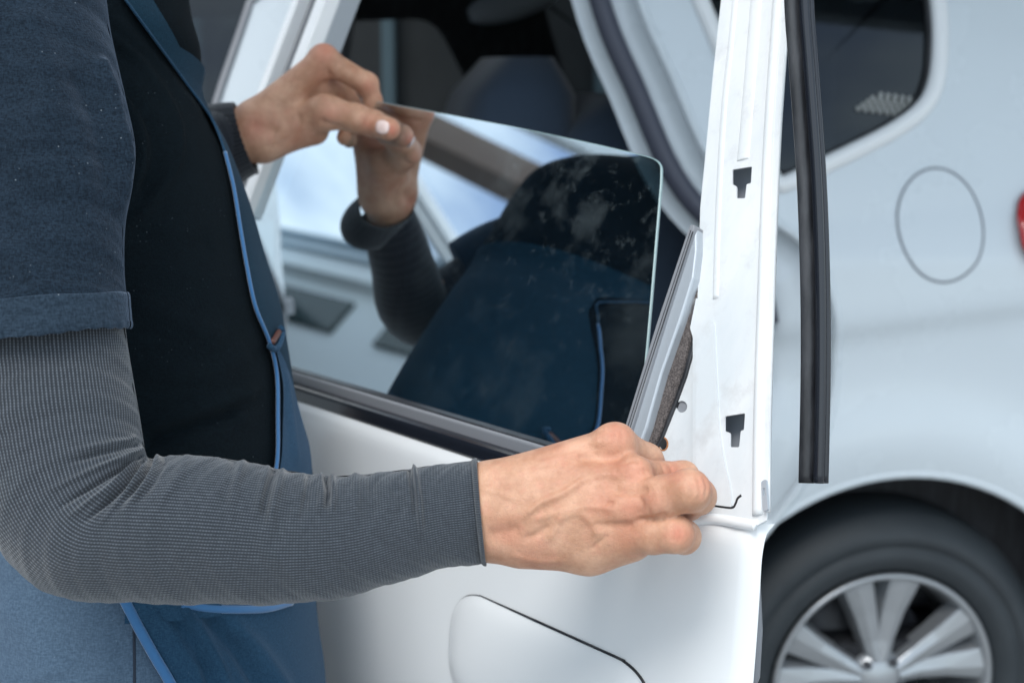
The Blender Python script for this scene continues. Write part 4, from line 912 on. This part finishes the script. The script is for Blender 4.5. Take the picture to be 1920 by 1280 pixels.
ra = cr([np.array([-.43, 1.33, 1.36]), np.array([-.445, 1.41, 1.27]), np.array([-.452, 1.455, 1.185]), np.array([-.425, 1.475, 1.155]), np.array([-.37, 1.50, 1.168]), camto([pc(430, 260, rc)])[0]], 60)
sweep("right_sleeve", ra, circ(.042, 20), (0, 1, .2), KNITD, man, scale=np.interp(np.arange(60), [0, 20, 30, 40, 59], [1.5, 1.15, 1.1, 1.05, .74]))
rs_ = cr([np.array([-.43, 1.27, 1.375]), np.array([-.44, 1.36, 1.33]), np.array([-.447, 1.415, 1.27]), np.array([-.452, 1.44, 1.225])], 30)
sweep("right_polo_sleeve", rs_, circ(.072, 24), (0, 1, .2), SHIRT, man, scale=np.linspace(1.1, .92, 30))
# ---- torso loft in photo columns; phi 0 = front (+x), 90 = toward camera
TS = np.array([  # py, silhouette px, depth of front, half thickness front-back (m), half width (m)
    (-400, 120, 1.215, .05, .06), (-330, 190, 1.215, .06, .085), (-260, 265, 1.215, .085, .13), (-180, 315, 1.215, .10, .16), (-90, 330, 1.215, .112, .17), (0, 342, 1.215, .12, .172), (80, 362, 1.215, .125, .172), (150, 362, 1.215, .128, .172), (205, 384, 1.215, .13, .172),
    (270, 417, 1.215, .132, .172), (370, 455, 1.215, .136, .172), (470, 485, 1.215, .138, .172), (560, 513, 1.215, .138, .17), (650, 530, 1.215, .137, .168), (760, 548, 1.215, .136, .165), (880, 568, 1.215, .136, .165), (1000, 574, 1.215, .138, .168), (1130, 574, 1.215, .14, .172), (1200, 580, 1.215, .142, .174), (1290, 592, 1.215, .142, .175), (1500, 600, 1.215, .135, .175), (1800, 600, 1.22, .12, .17)])
TS[:, 1] -= 8 * ((TS[:, 0] > 140) & (TS[:, 0] < 770)); TS[:, 2] += .035; TS = cr(TS, 240)
ROT = 0.0
def tp(s, phi, off=0.):
    """point of the torso surface, s = station row, in camera space"""
    py, sx, D, tx, ty = s; x = np.sign(math.cos(phi)) * abs(math.cos(phi)) ** .92 * (tx + off); dd = -np.sign(math.sin(phi)) * abs(math.sin(phi)) ** .92 * (ty + off)
    X0 = (sx - 960) / F * D - tx; return np.array([X0 + x, (py - 640) / F * D, D + dd])
def srow(py): return np.array([np.interp(py, TS[:, 0], TS[:, j]) for j in range(5)])
def tpx(py, phi, off=0.): v = tp(srow(py), phi, off); return 960 + F * v[0] / v[2], 640 + F * v[1] / v[2]
def tfind(px, pyt, off=0.):        # phi and row whose torso surface projects to the pixel, on the camera side
    lo, hi = 0.02, 2.6; ph = .5; py = pyt
    for _ in range(40):
        a = tpx(py, ph, off); py += (pyt - a[1]) * .7
        ph = np.clip(ph + np.clip((a[0] - px) * .002, -.06, .06), .0, 2.2)
    return py, ph
def loft(name, rows, phis, off, mat, parent=man, disp=None):
    n, m = len(rows), len(phis[0]); V = np.array([[tp(r, p_, off) for p_ in ph] for r, ph in zip(rows, phis)]).reshape(-1, 3)
    I = np.arange(n * m).reshape(n, m); Fc = np.stack([I[:-1, :-1], I[:-1, 1:], I[1:, 1:], I[1:, :-1]], -1).reshape(-1, 4)
    N = vnorm(V, Fc); c = V.mean(0); 
    if ((V - c) * N).sum(1).mean() < 0: N = -N; Fc = Fc[:, ::-1]
    if disp: V = V + N * disp(proj(camto(V)), N)[:, None]
    return mesh_obj(name, camto(V), Fc, mat, parent, True)
def folds(L_):
    def f(px, N):
        face = np.clip(-N[:, 2] * 3 + .8, 0, 1); h = np.zeros(len(px))
        for L, wd, ht in L_:
            L = cr(L, 20) if len(L) > 2 else np.array(L, float); d, t = linedist(px, L); h += ht * np.exp(-(d / wd) ** 2) * face * np.clip(np.sin(np.pi * np.clip(t, .03, .97)) * 3, 0, 1)
        return h
    return f
SF = folds([([(170, 40), (260, 120), (325, 220), (330, 300), (290, 370), (240, 425)], 9, .006), ([(200, 150), (250, 220), (262, 300), (240, 380)], 12, .006), ([(220, 150), (285, 230), (295, 310), (262, 370)], 12, -.006), ([(110, -20), (200, 30), (300, 130), (380, 230)], 12, .004),
            ([(265, 800), (340, 780), (430, 750), (480, 730)], 9, .006), ([(270, 830), (350, 808), (450, 775)], 12, -.006), ([(270, 850), (370, 815), (470, 780)], 8, .004), ([(240, 560), (330, 600), (420, 640)], 25, .004), ([(240, 430), (330, 470), (400, 450)], 25, -.003), ([(260, 690), (380, 700), (470, 660)], 20, .003)])
rows = [r for r in TS if r[0] <= 1100]; ph = np.linspace(0, 2 * math.pi, 181)
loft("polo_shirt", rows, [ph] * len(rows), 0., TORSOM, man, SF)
# bib edge line in the photo
EL = [(205, -45), (235, 0), (290, 75), (345, 150), (398, 225), (422, 285), (438, 350), (451, 430), (463, 500), (479, 575), (505, 640), (519, 700), (521, 780), (519, 870), (500, 930), (430, 1010), (330, 1070), (236, 1130)]
el = [tfind(x, y, .004) for x, y in cr(EL, 60)]
ely = np.array([e_[0] for e_ in el]); elp = np.array([e_[1] for e_ in el]); oo = np.argsort(ely); ely, elp = ely[oo], elp[oo]
ef = lambda py: float(np.interp(py, ely, elp))
rows_b = [r for r in TS if 110 <= r[0] <= 1100]
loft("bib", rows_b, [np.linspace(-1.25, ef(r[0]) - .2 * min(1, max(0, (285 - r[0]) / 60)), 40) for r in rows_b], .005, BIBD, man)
# strap over the shoulder
rows_s = [r for r in TS if -280 <= r[0] <= 292]
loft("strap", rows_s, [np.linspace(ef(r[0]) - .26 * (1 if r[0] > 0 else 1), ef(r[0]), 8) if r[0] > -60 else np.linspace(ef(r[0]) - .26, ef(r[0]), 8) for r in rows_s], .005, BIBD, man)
def tline(name, pts, r, mat, off, sx=1., n=80):
    q = [tfind(x, y, off) for x, y in cr(pts, n)]; W = camto([tp(srow(a), b, off) for a, b in q]); return sweep(name, W, circ(r, 8, sx, 1), -FW, mat, man)
tline("bib_trim", EL[5:16], .0017, TRIM, .006, 1.)
tline("strap_edge", EL[1:6], .0012, BIB, .006)
# pocket at the front of the bib with a dark tool in it
tline("pocket_welt", [(505, 648), (515, 655), (524, 645), (530, 622), (526, 615)], .0028, BIB, .010, 1, 16)
tline("pocket_content", [(510, 642), (516, 634), (523, 622)], .0026, M("brown_handle", (.10, .04, .03), .5).m, .008, 1, 12)
PF = folds([([(505, 650), (522, 720), (522, 800), (519, 870)], 6, .003), ([(535, 700), (545, 780), (556, 870)], 6, .003)])
rows_p = [r for r in TS if 640 <= r[0] <= 1100]
loft("bib_side", rows_p, [np.linspace(ef(r[0]) - min(.5, .02 + .5 * (r[0] - 640) / 200), ef(r[0]), 14) for r in rows_p], .0075, BIB, man, PF)
# trousers: front part (blue) and hip part (slate), split at the bright trim
HL = [(190, 1000), (222, 1100), (236, 1130), (262, 1180), (290, 1230), (322, 1285), (370, 1380), (400, 1480)]
hl = [tfind(x, y, .006) for x, y in cr(HL, 30)]; hy = np.array([e_[0] for e_ in hl]); hp = np.array([e_[1] for e_ in hl]); oo = np.argsort(hy); hf = lambda py: float(np.interp(py, hy[oo], hp[oo]))
rows_t = [r for r in TS if r[0] >= 930]
TF = folds([([(340, 1140), (375, 1180), (410, 1250), (440, 1330)], 9, .007), ([(300, 1135), (330, 1170), (380, 1250), (400, 1330)], 12, -.006), ([(270, 1140), (320, 1180), (370, 1260), (390, 1320)], 14, .006), ([(385, 1150), (440, 1210), (480, 1270), (520, 1330)], 14, -.008), ([(430, 1170), (480, 1215), (540, 1300)], 16, .006), ([(330, 1132), (355, 1160), (372, 1185), (376, 1210)], 3, .003), ([(345, 1180), (362, 1215), (375, 1280)], 3, .003)])
loft("trouser_front", rows_t, [np.linspace(-math.pi, hf(r[0]), 150) for r in rows_t], .006, BIB, man, TF)
loft("trouser_hip", rows_t, [np.linspace(hf(r[0]), math.pi, 110) for r in rows_t], .0035, SIDE, man, folds([([(0, 1130), (60, 1180), (100, 1280)], 40, .004), ([(150, 1150), (190, 1210), (200, 1280)], 30, .004)]))
tline("trouser_trim", HL, .0042, TRIM, .007, 1., 40)
tline("pocket_trim", [(340, 1131), (385, 1139), (440, 1142), (500, 1140), (545, 1128)], .0034, TRIM, .006, 1., 30)
tline("hip_seam", [(250, 1120), (251, 1180), (252, 1240), (252, 1290)], .0011, THREAD, .0035, 1., 20)
# collar piece in the dark upper area
0 and tline("shirt_collar", [(290, -60), (322, 0), (345, 60), (362, 130), (366, 170)], .004, TORSOM, .004, 1., 20)
# trouser legs and boots
for s in (-1, 1):
    pts = [np.array([-.325, 1.20 + s * .088, .74]), np.array([-.32, 1.21 + s * .095, .47]), np.array([-.36, 1.22 + s * .105, .12]), np.array([-.365, 1.22 + s * .105, .05])]
    sweep("trouser_leg", cr(pts, 24), circ(.098, 22), (1, 0, 0), BIB, man, scale=np.linspace(1.02, .72, 24))
    V, Fc = mesh_sdf(lambda p: np.maximum(smin(cone(p, np.array([-.37, 1.22 + s * .108, .12]), np.array([-.36, 1.22 + s * .108, .06]), .05, .05), cone(p, np.array([-.34, 1.22 + s * .108, .045]), np.array([-.20, 1.22 + s * .112, .035]), .045, .04), .04), .002 - p[..., 2]), (-.46, 1.22 + s * .108 - .09, -.02), (-.1, 1.22 + s * .108 + .09, .2), .012)
    mesh_obj("boot", V, Fc, LEATHER, man)
